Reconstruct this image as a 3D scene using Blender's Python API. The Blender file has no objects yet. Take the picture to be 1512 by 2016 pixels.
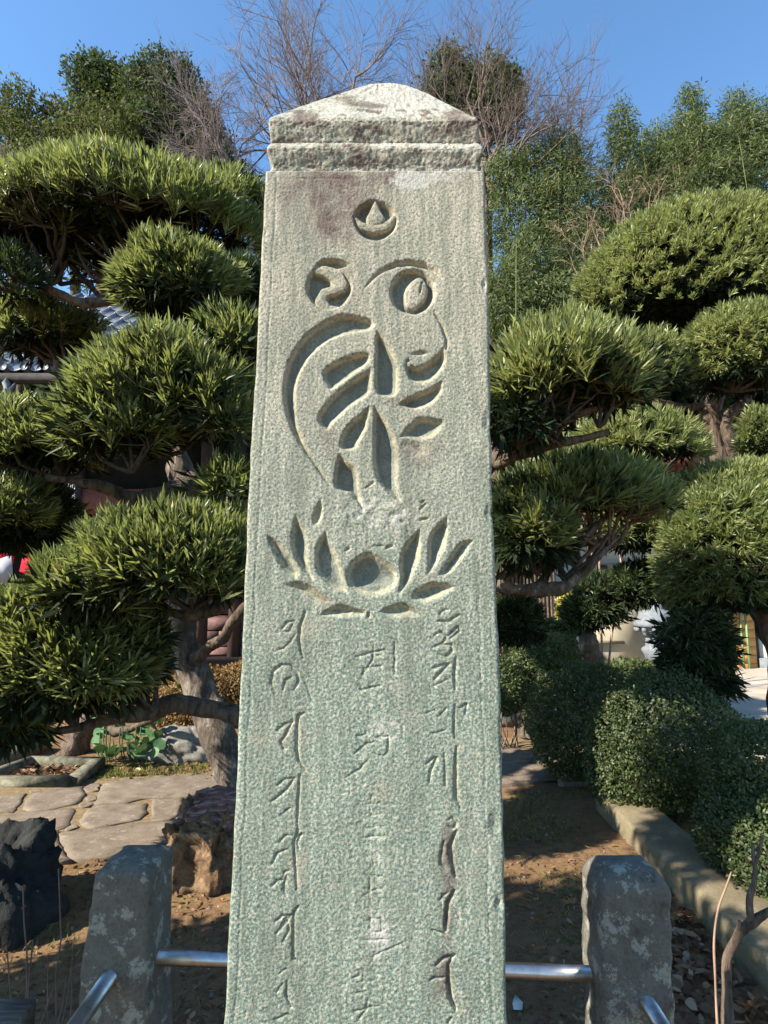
import bpy, math, random
import numpy as np
from mathutils import Vector
R_ = np.random.RandomState(7)
random.seed(7)
rad = math.radians
sc = bpy.context.scene
col = sc.collection

# ------------------------------------------------------------ camera
F = 1150.0; PITCH = rad(7.8); CAMZ = 1.55
cam = bpy.data.cameras.new('camera'); camo = bpy.data.objects.new('camera', cam); col.objects.link(camo)
camo.location = (0, 0, CAMZ); camo.rotation_euler = (rad(90) + PITCH, 0, 0)
cam.sensor_fit = 'VERTICAL'; cam.sensor_height = 36.0; cam.lens = 36.0 * F / 2016.0
cam.clip_start = 0.05; cam.clip_end = 500
sc.camera = camo
sc.render.resolution_x = 768; sc.render.resolution_y = 1024

# ------------------------------------------------------------ light
SUN = np.array([-0.73, -0.36, 0.60]); SUN = SUN / np.linalg.norm(SUN)
sun_el = math.asin(SUN[2]); sun_rot = math.atan2(SUN[0], SUN[1])
world = bpy.data.worlds.new("World"); sc.world = world; world.use_nodes = True
wn = world.node_tree; wn.nodes.clear()
sky = wn.nodes.new('ShaderNodeTexSky'); sky.sky_type = 'NISHITA'; sky.sun_disc = False
sky.sun_elevation = sun_el; sky.sun_rotation = sun_rot % (2 * math.pi)
sky.altitude = 0; sky.air_density = 1.0; sky.dust_density = 0.1; sky.ozone_density = 3.0
bg = wn.nodes.new('ShaderNodeBackground'); bg.inputs[1].default_value = 0.118
wo = wn.nodes.new('ShaderNodeOutputWorld')
tint = wn.nodes.new('ShaderNodeMix'); tint.data_type = 'RGBA'; tint.blend_type = 'MULTIPLY'; tint.inputs[0].default_value = 1; tint.inputs[7].default_value = (.80, 1.0, 1.07, 1)
wn.links.new(sky.outputs[0], tint.inputs[6]); wn.links.new(tint.outputs[2], bg.inputs[0]); wn.links.new(bg.outputs[0], wo.inputs[0])
sl = bpy.data.lights.new('sun', 'SUN'); sl.energy = 5.0; sl.angle = rad(0.5); sl.color = (1.0, 0.935, 0.82)
so = bpy.data.objects.new('sun', sl); col.objects.link(so)
so.rotation_euler = Vector((SUN[0], SUN[1], SUN[2])).to_track_quat('Z', 'Y').to_euler()
so.location = (-6, -3, 6)
sc.view_settings.view_transform = 'Standard'; sc.view_settings.look = 'None'
sc.view_settings.gamma = 1; sc.view_settings.exposure = 1.36
sc.view_settings.use_curve_mapping = False

# ------------------------------------------------------------ pixel to place
cp, sp_ = math.cos(PITCH), math.sin(PITCH)
def P(px, py, Y):
    u = (px - 756) / F; v = (1008 - py) / F
    d = np.array([u, cp - v * sp_, sp_ + v * cp])
    return np.array([0, 0, CAMZ]) + d * (Y / d[1])
def G(px, py, z=0.0):
    u = (px - 756) / F; v = (1008 - py) / F
    d = np.array([u, cp - v * sp_, sp_ + v * cp])
    return np.array([0, 0, CAMZ]) + d * ((z - CAMZ) / d[2])
def proj(x, y, z):
    zz = z - CAMZ
    dep = y * cp + zz * sp_
    return 756 + F * x / dep, 1008 - F * (-y * sp_ + zz * cp) / dep
def mpp(Y): return Y / F * 1.0

# ------------------------------------------------------------ object helpers
def tag(o, label=None, cat=None, group=None, kind=None):
    if label: o['label'] = label
    if cat: o['category'] = cat
    if group: o['group'] = group
    if kind: o['kind'] = kind
    return o
def thing(name, label, cat, loc, group=None):
    o = bpy.data.objects.new(name, None); col.objects.link(o)
    o.location = tuple(float(c) for c in loc); o.empty_display_size = 0.1
    return tag(o, label, cat, group)
def wloc(p):
    l = np.zeros(3)
    while p is not None:
        l += np.array(p.location); p = p.parent
    return l
def mesh_np(name, V, faces_flat, starts, totals, mat, smooth=False):
    me = bpy.data.meshes.new(name)
    me.vertices.add(len(V)); me.vertices.foreach_set('co', np.ascontiguousarray(V, dtype=np.float32).ravel())
    me.loops.add(len(faces_flat)); me.loops.foreach_set('vertex_index', np.ascontiguousarray(faces_flat, dtype=np.int32))
    me.polygons.add(len(starts)); me.polygons.foreach_set('loop_start', np.ascontiguousarray(starts, dtype=np.int32))
    me.polygons.foreach_set('loop_total', np.ascontiguousarray(totals, dtype=np.int32))
    if smooth: me.polygons.foreach_set('use_smooth', np.ones(len(starts), dtype=bool))
    me.update(calc_edges=True); me.validate()
    if mat: me.materials.append(mat)
    return me
def link(name, me, parent=None, V0=None):
    o = bpy.data.objects.new(name, me); col.objects.link(o)
    if parent is not None: o.parent = parent
    return o
def obj(name, V, faces, mat, parent=None, smooth=False):
    V = np.asarray(V, dtype=float)
    if parent is not None: V = V - wloc(parent)
    fl = []; st = []; to = []; n = 0
    for f in faces:
        fl.extend(f); st.append(n); to.append(len(f)); n += len(f)
    return link(name, mesh_np(name, V, fl, st, to, mat, smooth), parent)
class MB:
    def __init__(s): s.v = []; s.f = []; s.n = 0
    def add(s, V, Fc):
        V = np.asarray(V, dtype=float).reshape(-1, 3)
        s.v.append(V); s.f.extend([tuple(i + s.n for i in f) for f in Fc]); s.n += len(V)
    def box(s, x0, x1, y0, y1, z0, z1):
        s.add([(x0,y0,z0),(x1,y0,z0),(x1,y1,z0),(x0,y1,z0),(x0,y0,z1),(x1,y0,z1),(x1,y1,z1),(x0,y1,z1)],
              [(0,3,2,1),(4,5,6,7),(0,1,5,4),(1,2,6,5),(2,3,7,6),(3,0,4,7)])
    def tube(s, pts, rr, n=6, cap=True):
        pts = np.asarray(pts, dtype=float); m = len(pts)
        rr = np.broadcast_to(np.asarray(rr, dtype=float), (m,)) if np.ndim(rr) == 0 else np.asarray(rr, dtype=float)
        T = np.gradient(pts, axis=0); T /= np.linalg.norm(T, axis=1)[:, None] + 1e-9
        up = np.array([0, 0, 1.0]) if abs(T[0][2]) < .8 else np.array([1.0, 0, 0])
        A = np.cross(T, up); A /= np.linalg.norm(A, axis=1)[:, None] + 1e-9
        B = np.cross(T, A)
        th = np.arange(n) * 2 * math.pi / n
        V = pts[:, None, :] + rr[:, None, None] * (np.cos(th)[None, :, None] * A[:, None, :] + np.sin(th)[None, :, None] * B[:, None, :])
        Fc = [(i*n+j, i*n+(j+1) % n, (i+1)*n+(j+1) % n, (i+1)*n+j) for i in range(m-1) for j in range(n)]
        if cap: Fc += [tuple(range(n)), tuple(range((m-1)*n, m*n))[::-1]]
        s.add(V.reshape(-1, 3), Fc)
    def lathe(s, c, prof, n=20, ang=0.0, sq=False):
        V = []
        for (r, z) in prof:
            for j in range(n):
                a = 2*math.pi*j/n + ang
                V.append((c[0]+r*math.cos(a), c[1]+r*math.sin(a), c[2]+z))
        m = len(prof)
        Fc = [(i*n+j, i*n+(j+1) % n, (i+1)*n+(j+1) % n, (i+1)*n+j) for i in range(m-1) for j in range(n)]
        Fc += [tuple(range(n))[::-1], tuple(range((m-1)*n, m*n))]
        s.add(V, Fc)
    def build(s, name, mat, parent=None, smooth=False):
        return obj(name, np.concatenate(s.v), s.f, mat, parent, smooth)

# numpy noise
def lat(seed, n=128):
    return np.random.RandomState(seed).rand(n, n) * 2 - 1
def vn2(u, v, seed):
    L = lat(seed); n = L.shape[0]
    iu = np.floor(u).astype(int); iv = np.floor(v).astype(int); fu = u - iu; fv = v - iv
    fu = fu*fu*(3-2*fu); fv = fv*fv*(3-2*fv)
    a = L[iu % n, iv % n]; b = L[(iu+1) % n, iv % n]; c = L[iu % n, (iv+1) % n]; d = L[(iu+1) % n, (iv+1) % n]
    return (a*(1-fu)+b*fu)*(1-fv) + (c*(1-fu)+d*fu)*fv
def fbm2(u, v, seed, o=4):
    s = 0; a = 1.0
    for k in range(o):
        s = s + a*vn2(u*2**k + 17.3*k, v*2**k + 5.1*k, seed+k); a *= .5
    return s
_L3 = np.random.RandomState(99).rand(24, 24, 24)*2-1
def vn3(p):
    i = np.floor(p).astype(int); f = p - i; f = f*f*(3-2*f); i = i % 24; j = (i+1) % 24
    r = 0
    for a in (0, 1):
        for b in (0, 1):
            for c in (0, 1):
                w = (f[..., 0] if a else 1-f[..., 0])*(f[..., 1] if b else 1-f[..., 1])*(f[..., 2] if c else 1-f[..., 2])
                r = r + w*_L3[(j if a else i)[..., 0], (j if b else i)[..., 1], (j if c else i)[..., 2]]
    return r
def fbm3(p, o=3):
    s = 0; a = 1.0
    for k in range(o):
        s = s + a*vn3(p*2**k + 7.7*k); a *= .5
    return s
def nrm(a): return a / (np.linalg.norm(a, axis=-1, keepdims=True) + 1e-9)

# ------------------------------------------------------------ materials
class NT:
    def __init__(s, name):
        s.m = bpy.data.materials.new(name); s.m.use_nodes = True; s.t = s.m.node_tree; s.t.nodes.clear()
        s.out = s.t.nodes.new('ShaderNodeOutputMaterial'); s.b = s.t.nodes.new('ShaderNodeBsdfPrincipled')
        s.t.links.new(s.b.outputs[0], s.out.inputs[0])
    def n(s, t, **k):
        x = s.t.nodes.new(t)
        for a, b in k.items(): setattr(x, a, b)
        return x
    def l(s, a, b): s.t.links.new(a, b)
    def coord(s, scale=(1, 1, 1), gen='Object'):
        c = s.n('ShaderNodeTexCoord'); m = s.n('ShaderNodeMapping'); m.inputs['Scale'].default_value = scale
        s.l(c.outputs[gen], m.inputs[0]); return m.outputs[0]
    def noise(s, vec, scale, detail=4, rough=.6, dist=0):
        x = s.n('ShaderNodeTexNoise'); x.inputs['Scale'].default_value = scale; x.inputs['Detail'].default_value = detail
        x.inputs['Roughness'].default_value = rough; x.inputs['Distortion'].default_value = dist
        s.l(vec, x.inputs['Vector']); return x.outputs['Fac']
    def ramp(s, fac, stops, interp='LINEAR'):
        x = s.n('ShaderNodeValToRGB'); x.color_ramp.interpolation = interp
        e = x.color_ramp.elements
        while len(e) > 1: e.remove(e[-1])
        for i, (p, c) in enumerate(stops):
            c = (c, c, c, 1) if np.ndim(c) == 0 else (c[0], c[1], c[2], 1)
            if i == 0: e[0].position = p; e[0].color = c
            else: q = e.new(p); q.color = c
        s.l(fac, x.inputs[0]); return x.outputs[0]
    def mix(s, fac, a, b, mode='MIX'):
        x = s.n('ShaderNodeMix', data_type='RGBA', blend_type=mode)
        for k, v in ((0, fac), (6, a), (7, b)):
            if hasattr(v, 'is_linked'): s.l(v, x.inputs[k])
            elif np.ndim(v) == 0: x.inputs[k].default_value = v
            else: x.inputs[k].default_value = (v[0], v[1], v[2], 1)
        return x.outputs[2]
    def math(s, op, a, b=None):
        x = s.n('ShaderNodeMath', operation=op)
        for k, v in ((0, a), (1, b)):
            if v is None: continue
            if hasattr(v, 'is_linked'): s.l(v, x.inputs[k])
            else: x.inputs[k].default_value = v
        return x.outputs[0]
    def bump(s, h, strength=.5, dist=.01, nrm_in=None):
        x = s.n('ShaderNodeBump'); x.inputs['Strength'].default_value = strength; x.inputs['Distance'].default_value = dist
        s.l(h, x.inputs['Height'])
        if nrm_in is not None: s.l(nrm_in, x.inputs['Normal'])
        s.l(x.outputs[0], s.b.inputs['Normal']); return x.outputs[0]
    def base(s, c, rough=.8, spec=.3, metal=0):
        if hasattr(c, 'is_linked'): s.l(c, s.b.inputs['Base Color'])
        else: s.b.inputs['Base Color'].default_value = (c[0], c[1], c[2], 1)
        s.b.inputs['Roughness'].default_value = rough; s.b.inputs['Specular IOR Level'].default_value = spec
        s.b.inputs['Metallic'].default_value = metal; return s
M = {}
def simple(name, c1, c2=None, scale=20, rough=.8, spec=.3, bump=.3, bd=.004, metal=0, stretch=(1, 1, 1), detail=5):
    t = NT(name); v = t.coord(stretch); f = t.noise(v, scale, detail)
    c2 = c2 or c1
    t.base(t.ramp(f, [(.32, c1), (.68, c2)]), rough, spec, metal)
    if bump: t.bump(f, bump, bd)
    M[name] = t.m; return t.m
def leaf_mat(name, stops, rough=.38, spec=.4, trans=.22, tcol=(.25, .35, .05)):
    t = NT(name); g = t.n('ShaderNodeNewGeometry')
    c = t.ramp(g.outputs['Random Per Island'], stops)
    v = t.coord(); big = t.noise(v, 2.3, 2)
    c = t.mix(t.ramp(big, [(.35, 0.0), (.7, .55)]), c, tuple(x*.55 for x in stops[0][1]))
    t.base(c, rough, spec)
    tr = t.n('ShaderNodeBsdfTranslucent')
    tc = t.mix(.5, c, tcol); t.l(tc, tr.inputs[0])
    mx = t.n('ShaderNodeMixShader'); mx.inputs[0].default_value = trans
    t.l(t.b.outputs[0], mx.inputs[1]); t.l(tr.outputs[0], mx.inputs[2]); t.l(mx.outputs[0], t.out.inputs[0])
    M[name] = t.m; return t.m
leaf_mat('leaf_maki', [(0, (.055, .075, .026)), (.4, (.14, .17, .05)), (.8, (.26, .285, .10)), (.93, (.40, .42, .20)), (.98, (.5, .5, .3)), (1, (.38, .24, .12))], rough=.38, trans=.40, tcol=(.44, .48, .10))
leaf_mat('leaf_maki_dark', [(0, (.02, .034, .016)), (.5, (.045, .07, .027)), (.9, (.085, .115, .045)), (1, (.18, .2, .09))], trans=.12)  # darker copy of leaf_maki; shade of lower and rear pads is in its colour
leaf_mat('leaf_maki_pale', [(0, (.09, .115, .04)), (.4, (.20, .235, .075)), (.8, (.34, .36, .13)), (1, (.52, .51, .25))], rough=.42, trans=.40, tcol=(.48, .50, .12))  # paler copy of leaf_maki; sunlit pads are brightened in its colour
leaf_mat('leaf_inner_shade', [(0, (.012, .02, .01)), (1, (.03, .042, .018))], rough=.7, spec=.1, trans=.02)  # near black; shade inside the pads is put into the leaf colour
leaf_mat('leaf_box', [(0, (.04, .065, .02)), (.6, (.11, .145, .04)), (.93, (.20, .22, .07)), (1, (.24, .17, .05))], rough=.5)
leaf_mat('leaf_box_shaded', [(0, (.028, .045, .016)), (.6, (.06, .085, .026)), (.95, (.12, .14, .045)), (1, (.16, .11, .06))], rough=.5)  # darker copy of leaf_box; shade on the low bushes is in its colour
leaf_mat('leaf_tree', [(0, (.022, .038, .016)), (.5, (.05, .065, .026)), (.9, (.095, .105, .042)), (1, (.15, .13, .055))], rough=.75, spec=.12, trans=.15)
leaf_mat('leaf_tree_olive', [(0, (.05, .06, .02)), (.5, (.10, .10, .04)), (.9, (.16, .14, .05)), (1, (.22, .15, .07))], rough=.75, spec=.12, trans=.2)
leaf_mat('leaf_bamboo', [(0, (.035, .055, .022)), (.5, (.085, .105, .038)), (.9, (.15, .165, .06)), (1, (.27, .26, .12))], rough=.65, spec=.2, trans=.28)
leaf_mat('leaf_brown', [(0, (.10, .05, .02)), (.5, (.22, .11, .03)), (.85, (.20, .15, .04)), (1, (.33, .17, .05))], rough=.6, trans=.2, tcol=(.4, .2, .04))
leaf_mat('leaf_dead', [(0, (.07, .035, .018)), (.4, (.17, .09, .045)), (.8, (.30, .17, .09)), (1, (.46, .34, .22))], rough=.7, spec=.2, trans=.1, tcol=(.4, .2, .08))
leaf_mat('leaf_yellow', [(0, (.35, .3, .03)), (1, (.6, .5, .08))])
leaf_mat('leaf_round', [(0, (.06, .12, .05)), (.6, (.10, .19, .08)), (1, (.14, .23, .10))], rough=.55, spec=.2, trans=.1)
leaf_mat('grass', [(0, (.08, .1, .02)), (.6, (.18, .19, .04)), (1, (.34, .28, .08))], rough=.6)
simple('bark', (.04, .027, .02), (.17, .125, .09), 30, .9, .2, 1.0, .025, stretch=(1, 1, .25))
t = NT('bark_pale'); v = t.coord((1, 1, .16)); a = t.noise(v, 26, 6, .7, .25); v2 = t.coord(); b = t.noise(v2, 7, 4, .7)
c = t.ramp(a, [(.30, (.035, .026, .02)), (.46, (.13, .10, .075)), (.60, (.24, .20, .16)), (.72, (.38, .36, .33))])
c = t.mix(t.ramp(b, [(.45, 0.0), (.60, .8)]), c, (.075, .055, .042))
t.base(c, .9, .2); t.bump(a, 1.0, .03); M['bark_pale'] = t.m
simple('twig', (.07, .045, .03), (.2, .14, .1), 40, .9, .2, 0)
simple('twig_grey', (.11, .085, .08), (.22, .17, .155), 8, .9, .2, 0)
simple('twig_red', (.09, .065, .052), (.19, .145, .12), 8, .9, .2, 0)
simple('twig_vine', (.20, .12, .08), (.38, .25, .18), 8, .9, .2, 0)
# ------------------------------------------------------------ stone materials
t = NT('pillar_stone'); v = t.coord()
at = t.n('ShaderNodeAttribute'); at.attribute_name = 'wear_and_shading'; sep = t.n('ShaderNodeSeparateColor'); t.l(at.outputs['Color'], sep.inputs[0])
n1 = t.noise(v, 5, 5, .65); n2 = t.noise(v, 200, 4, .65); n3 = t.noise(v, 26, 6, .7, .5)
vs = t.coord((1, 1, .12)); ns = t.noise(vs, 60, 4, .6)
zc = t.n('ShaderNodeSeparateXYZ'); t.l(v, zc.inputs[0])
zr = t.n('ShaderNodeMapRange'); zr.inputs[1].default_value = 1.35; zr.inputs[2].default_value = 2.15; t.l(zc.outputs[2], zr.inputs[0])
green = t.ramp(n1, [(.3, (.125, .215, .195)), (.7, (.205, .295, .265))])
grey = t.ramp(n1, [(.3, (.27, .295, .25)), (.7, (.40, .385, .335))])
c = t.mix(zr.outputs[0], green, grey)
c = t.mix(t.ramp(n2, [(.47, .0), (.60, .75)]), c, (.56, .55, .47))
c = t.mix(t.ramp(ns, [(.42, .45), (.56, 0.0)]), c, (.145, .185, .15))
nl = t.noise(t.coord((1, 1, .07)), 17, 5, .7)
c = t.mix(t.ramp(nl, [(.36, .32), (.50, 0.0)]), c, (.10, .125, .105))
ng = t.noise(v, 9, 6, .75)
c = t.mix(t.ramp(ng, [(.55, 0.0), (.66, .4)]), c, (.40, .38, .32))
c = t.mix(t.ramp(n2, [(.34, .8), (.46, 0.0)]), c, (.08, .115, .10))
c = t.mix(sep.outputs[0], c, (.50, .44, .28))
c = t.mix(at.outputs['Alpha'], (.13, .16, .15), c)  # deep carved floors darkened in colour to deepen their shade
pf = t.math('MULTIPLY', sep.outputs[1], t.ramp(n3, [(.3, 1.0), (.68, .25)]))
c = t.mix(pf, c, (.10, .062, .062))
nw = t.noise(v, 120, 5, .75, 0); wf = t.math('MULTIPLY', t.math('SUBTRACT', t.math('ADD', nw, t.math('MULTIPLY', sep.outputs[2], .55)), .87), 6.0); wf.node.use_clamp = True
c = t.mix(wf, c, (.45, .475, .46))
c = t.mix(1.0, c, (.835, .75, .665), 'MULTIPLY')
t.base(c, .85, .25)
n4 = t.noise(v, 330, 3, .7)
h = t.math('ADD', t.math('MULTIPLY', n2, .9), t.math('MULTIPLY', n4, .45))
t.bump(h, .55, .004); M['pillar_stone'] = t.m

def lichen_stone(name, c1, c2, lich, dark, s=12, lo=.56, hi=.62, bd=.01):
    t = NT(name); v = t.coord(); a = t.noise(v, s, 6, .7, 0); b = t.noise(v, s*1.6, 9, .78, 0); e = t.noise(v, s*9, 4, .7)
    c = t.ramp(a, [(.3, c1), (.7, c2)])
    c = t.mix(t.ramp(a, [(.28, .8), (.4, 0.0)]), c, dark)
    c = t.mix(t.ramp(b, [(lo, 0.0), (hi, .8)]), c, lich)
    c = t.mix(t.ramp(e, [(.3, .5), (.5, 0.0)]), c, dark)
    t.base(c, .88, .25)
    t.bump(t.math('ADD', a, t.math('MULTIPLY', e, .5)), .7, bd); M[name] = t.m
lichen_stone('post_stone', (.092, .082, .066), (.165, .15, .12), (.30, .295, .24), (.035, .03, .028), 12, .545, .56)
lichen_stone('paving', (.12, .09, .062), (.23, .18, .132), (.33, .275, .22), (.08, .06, .04), 9, .55, .66, .006)
lichen_stone('rock_grey', (.13, .115, .09), (.22, .20, .165), (.32, .30, .26), (.06, .06, .055), 8)
lichen_stone('rock_black', (.012, .013, .012), (.034, .036, .034), (.10, .11, .105), (.008, .01, .01), 6, .64, .7, .02)
t = NT('kerb_stone'); v = t.coord(); a = t.noise(v, 5, 6, .7); b = t.noise(v, 60, 4, .6)
c = t.ramp(a, [(.3, (.13, .105, .06)), (.7, (.24, .195, .125))]); c = t.mix(t.ramp(b, [(.35, .5), (.55, 0.0)]), c, (.11, .095, .05))
t.base(c, .9, .2); t.bump(t.math('ADD', a, b), .4, .008); M['kerb_stone'] = t.m
t = NT('soil'); v = t.coord(); a = t.noise(v, 1.2, 5, .6); b = t.noise(v, 22, 7, .75); e = t.noise(v, 140, 4, .7)
c = t.ramp(a, [(.3, (.15, .085, .042)), (.7, (.28, .17, .085))]); c = t.mix(t.ramp(b, [(.35, .7), (.55, 0.0)]), c, (.075, .045, .026))
c = t.mix(t.ramp(e, [(.6, 0.0), (.72, .6)]), c, (.42, .29, .17))
g = t.noise(v, 1.9, 3, .6, .4); c = t.mix(t.ramp(g, [(.58, 0.0), (.70, .55)]), c, (.16, .15, .035))
t.base(c, .95, .15); t.bump(t.math('ADD', b, t.math('MULTIPLY', e, .4)), .8, .02); M['soil'] = t.m
t = NT('gravel'); v = t.coord(); a = t.noise(v, 1.2, 5, .6); b = t.noise(v, 90, 4, .7)
c = t.ramp(a, [(.3, (.34, .29, .23)), (.7, (.52, .45, .37))]); c = t.mix(t.ramp(b, [(.35, .5), (.55, 0.0)]), c, (.2, .16, .12))
t.base(c, .95, .15); t.bump(b, .5, .01); M['gravel'] = t.m
t = NT('laterite'); v = t.coord((1, 1, 1)); a = t.noise(v, 14, 7, .75, .5); b = t.noise(v, 60, 4, .7)
c = t.ramp(a, [(.34, (.05, .03, .02)), (.5, (.20, .125, .07)), (.72, (.36, .25, .15))]); c = t.mix(t.ramp(b, [(.35, .6), (.5, 0.0)]), c, (.16, .08, .035))
t.base(c, .95, .1); t.bump(t.math('ADD', a, t.math('MULTIPLY', b, .4)), .9, .025); M['laterite'] = t.m
t = NT('banded_rock'); v = t.coord((.6, .6, 9)); a = t.noise(v, 9, 5, .7, .6); v2 = t.coord(); b = t.noise(v2, 50, 4, .7)
c = t.ramp(a, [(.32, (.13, .055, .045)), (.5, (.24, .125, .105)), (.62, (.44, .33, .28))])
t.base(c, .9, .2); t.bump(t.math('ADD', a, b), .8, .02); M['banded_rock'] = t.m
simple('steel', (.34, .33, .32), (.52, .51, .50), 45, .36, .5, .25, .0015, metal=1)
simple('dark_wood', (.035, .02, .016), (.075, .045, .035), 18, .7, .3, .3, .004, stretch=(4, 4, .4))
simple('red_wood', (.15, .05, .035), (.24, .085, .06), 18, .7, .3, .3, .004, stretch=(4, 4, .4))
simple('interior', (.012, .011, .010), (.02, .018, .016), 5, .9, .1, 0)  # near black; darkness of the unlit hall opening is in the colour
simple('purple_brick', (.115, .065, .06), (.19, .11, .10), 12, .9, .2, .4)
simple('roof_tile', (.09, .10, .115), (.17, .18, .20), 12, .38, .5, .3, .004)
simple('plaster', (.42, .42, .42), (.50, .49, .48), 2.5, .9, .2, .1)
simple('plaster_beige', (.36, .30, .21), (.46, .39, .29), 2.5, .9, .2, .1)
simple('white_stone', (.11, .125, .14), (.19, .20, .21), 14, .7, .3, .3)  # white stone darkened in colour; stands in for shade on the lantern
simple('wood_orange', (.55, .24, .06), (.68, .33, .10), 10, .6, .3, .2, .003, stretch=(.5, 1, 5))
simple('green_paint', (.14, .24, .10), (.2, .32, .14), 10, .6, .4, 0)
simple('red_cloth', (.62, .012, .03), (.72, .02, .045), 6, .8, .2, .2)
simple('white_cloth', (.35, .34, .35), (.42, .41, .41), 6, .8, .2, .2)
simple('chain_metal', (.45, .5, .52), (.6, .64, .66), 40, .35, .5, 0, metal=.6)
simple('gutter', (.03, .025, .023), (.055, .048, .045), 12, .85, .15, .1)
simple('concrete_frame', (.05, .05, .028), (.19, .17, .12), 16, .9, .2, .8, .012)
simple('weathered_plank', (.12, .105, .09), (.28, .245, .21), 16, .9, .2, .8, .008, stretch=(.5, 5, 5))
simple('paper', (.42, .41, .38), (.55, .54, .5), 30, .8, .2, .3)
simple('mortar', (.13, .09, .045), (.25, .18, .10), 30, .95, .1, .6)

# ------------------------------------------------------------ ground
def ground():
    nx, ny = 150, 160
    xs = np.linspace(-4.2, 4.2, nx); ys = np.linspace(0.6, 9.2, ny)
    X, Y = np.meshgrid(xs, ys)
    Z = .018*fbm2(X*1.6, Y*1.6, 3, 4) + .006*fbm2(X*14, Y*14, 9, 3)
    e = np.minimum.reduce([(X+4.2), (4.2-X), (Y-.6), (9.2-Y)]); Z = Z*np.clip(e/.4, 0, 1) + .006*np.clip(e/.05, 0, 1)
    V = np.stack([X, Y, Z], -1).reshape(-1, 3)
    i = np.arange(nx*ny).reshape(ny, nx)
    q = np.stack([i[:-1, :-1], i[:-1, 1:], i[1:, 1:], i[1:, :-1]], -1).reshape(-1, 4)
    o = link('garden_soil', mesh_np('garden_soil', V, q.ravel(), np.arange(len(q))*4, np.full(len(q), 4), M['soil'], True))
    tag(o, kind='structure')
ground()
o = obj('ground', [(-150, -60, -.004), (150, -60, -.004), (150, 240, -.004), (-150, 240, -.004)], [(0, 1, 2, 3)], M['soil']); tag(o, kind='structure')
o = obj('gravel_yard', [(-9, 9.0, .004), (12, 9.0, .004), (12, 15.5, .004), (-9, 15.5, .004)], [(0, 1, 2, 3)], M['gravel']); tag(o, kind='structure')
o = obj('gravel_path', [(2.9, 5.6, .045), (9, 5.2, .045), (9, 9.0, .045), (3.2, 9.0, .045)], [(0, 1, 2, 3)], M['gravel']); tag(o, kind='structure')

# stone path: every slab its own piece
def z8(l): return [(x/2.907, 1500+y/2.907) for x, y in l]
def z4r(l): return [(940+x/2.643, 1400+y/2.643) for x, y in l]
def slab(name, pts, parent, mat, h=.05, seed=0, z0=0.0):
    g = [G(x, y, h)[:2] for x, y in pts]; g0 = sum(g)/len(g); g = [g0+(q-g0)*1.035 for q in g]
    # subdivide outline & roughen
    out = []
    rs = np.random.RandomState(seed)
    for i in range(len(g)):
        a = g[i]; b = g[(i+1) % len(g)]
        k = max(2, int(np.linalg.norm(b-a)/.05))
        for j in range(k):
            p = a+(b-a)*j/k; out.append(p+rs.randn(2)*.006)
    out = np.array(out); c = out.mean(0); n = len(out)
    rings = [(1.0, z0), (1.0, h-.006), (.985, h), (.8, h+.001), (.6, h+.001), (.4, h), (.2, h)]
    V = []
    for s, z in rings:
        q = c+(out-c)*s
        for p in q: V.append((p[0], p[1], z + (.004*float(fbm2(np.array([p[0]*15.]), np.array([p[1]*15.]), 5, 3)[0]) if z > z0 else 0)))
    Fc = [(r*n+j, r*n+(j+1) % n, (r+1)*n+(j+1) % n, (r+1)*n+j) for r in range(len(rings)-1) for j in range(n)]
    Fc.append(tuple((len(rings)-1)*n+j for j in range(n)))
    return obj(name, V, Fc, mat, parent, False)
path = obj('stone_path', [(-6, 3.6, .03), (-.45, 3.72, .03), (.4, 4.98, .03), (3, 5.05, .03), (6, 5.1, .03), (6, 6.6, .03), (.8, 6.4, .03), (-.8, 5.38, .03), (-6, 4.25, .03)], [tuple(range(9))], M['mortar']); tag(path, kind='structure')
slabs = [
 z8([(-60, 205), (0, 200), (150, 180), (130, 215), (75, 285), (-60, 292)]),
 z8([(150, 215), (190, 180), (330, 150), (470, 140), (490, 180), (440, 235), (300, 265), (180, 280), (140, 260)]),
 z8([(555, 225), (600, 120), (800, 95), (1050, 75), (1230, 70), (1400, 74), (1430, 130), (1240, 145), (1060, 196), (860, 200), (720, 228), (545, 236)]),
 z8([(-60, 310), (300, 275), (430, 264), (380, 370), (340, 385), (150, 400), (-60, 475)]),
 z8([(490, 280), (570, 250), (700, 240), (830, 240), (835, 290), (790, 330), (680, 350), (520, 375), (460, 350)]),
 z8([(875, 214), (1052, 206), (1010, 300), (980, 325), (865, 335)]),
 z8([(345, 404), (520, 384), (850, 345), (978, 340), (985, 400), (970, 500), (800, 490), (600, 540), (410, 550), (350, 450)]),
 z8([(1080, 205), (1250, 160), (1440, 150), (1500, 250), (1400, 420), (1020, 420), (1000, 340), (1040, 290)]),
 z8([(-60, 500), (150, 412), (330, 395), (338, 470), (395, 560), (100, 600), (-60, 610)]),
 z8([(165, 160), (200, 158), (240, 168), (200, 178), (168, 176)]), z8([(480, 150), (520, 125), (570, 122), (560, 165), (500, 172)]),
 z8([(490, 200), (545, 190), (560, 212), (500, 222)]), z8([(450, 245), (500, 230), (540, 240), (500, 258), (455, 262)]),
 z8([(380, 378), (430, 355), (450, 372), (390, 392)]),
 z4r([(60, 175), (180, 190), (290, 215), (275, 262), (130, 270), (60, 262)]), z4r([(60, 275), (270, 270), (420, 300), (400, 340), (270, 368), (60, 378)]),
 z4r([(300, 225), (470, 225), (600, 240), (620, 290), (440, 295), (300, 260)]), z4r([(440, 305), (640, 300), (700, 365), (420, 372), (415, 345)]),
 z4r([(-80, 275), (50, 275), (50, 378), (-80, 380)]), z4r([(-220, 260), (-90, 270), (-90, 380), (-200, 400)]),
]
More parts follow.
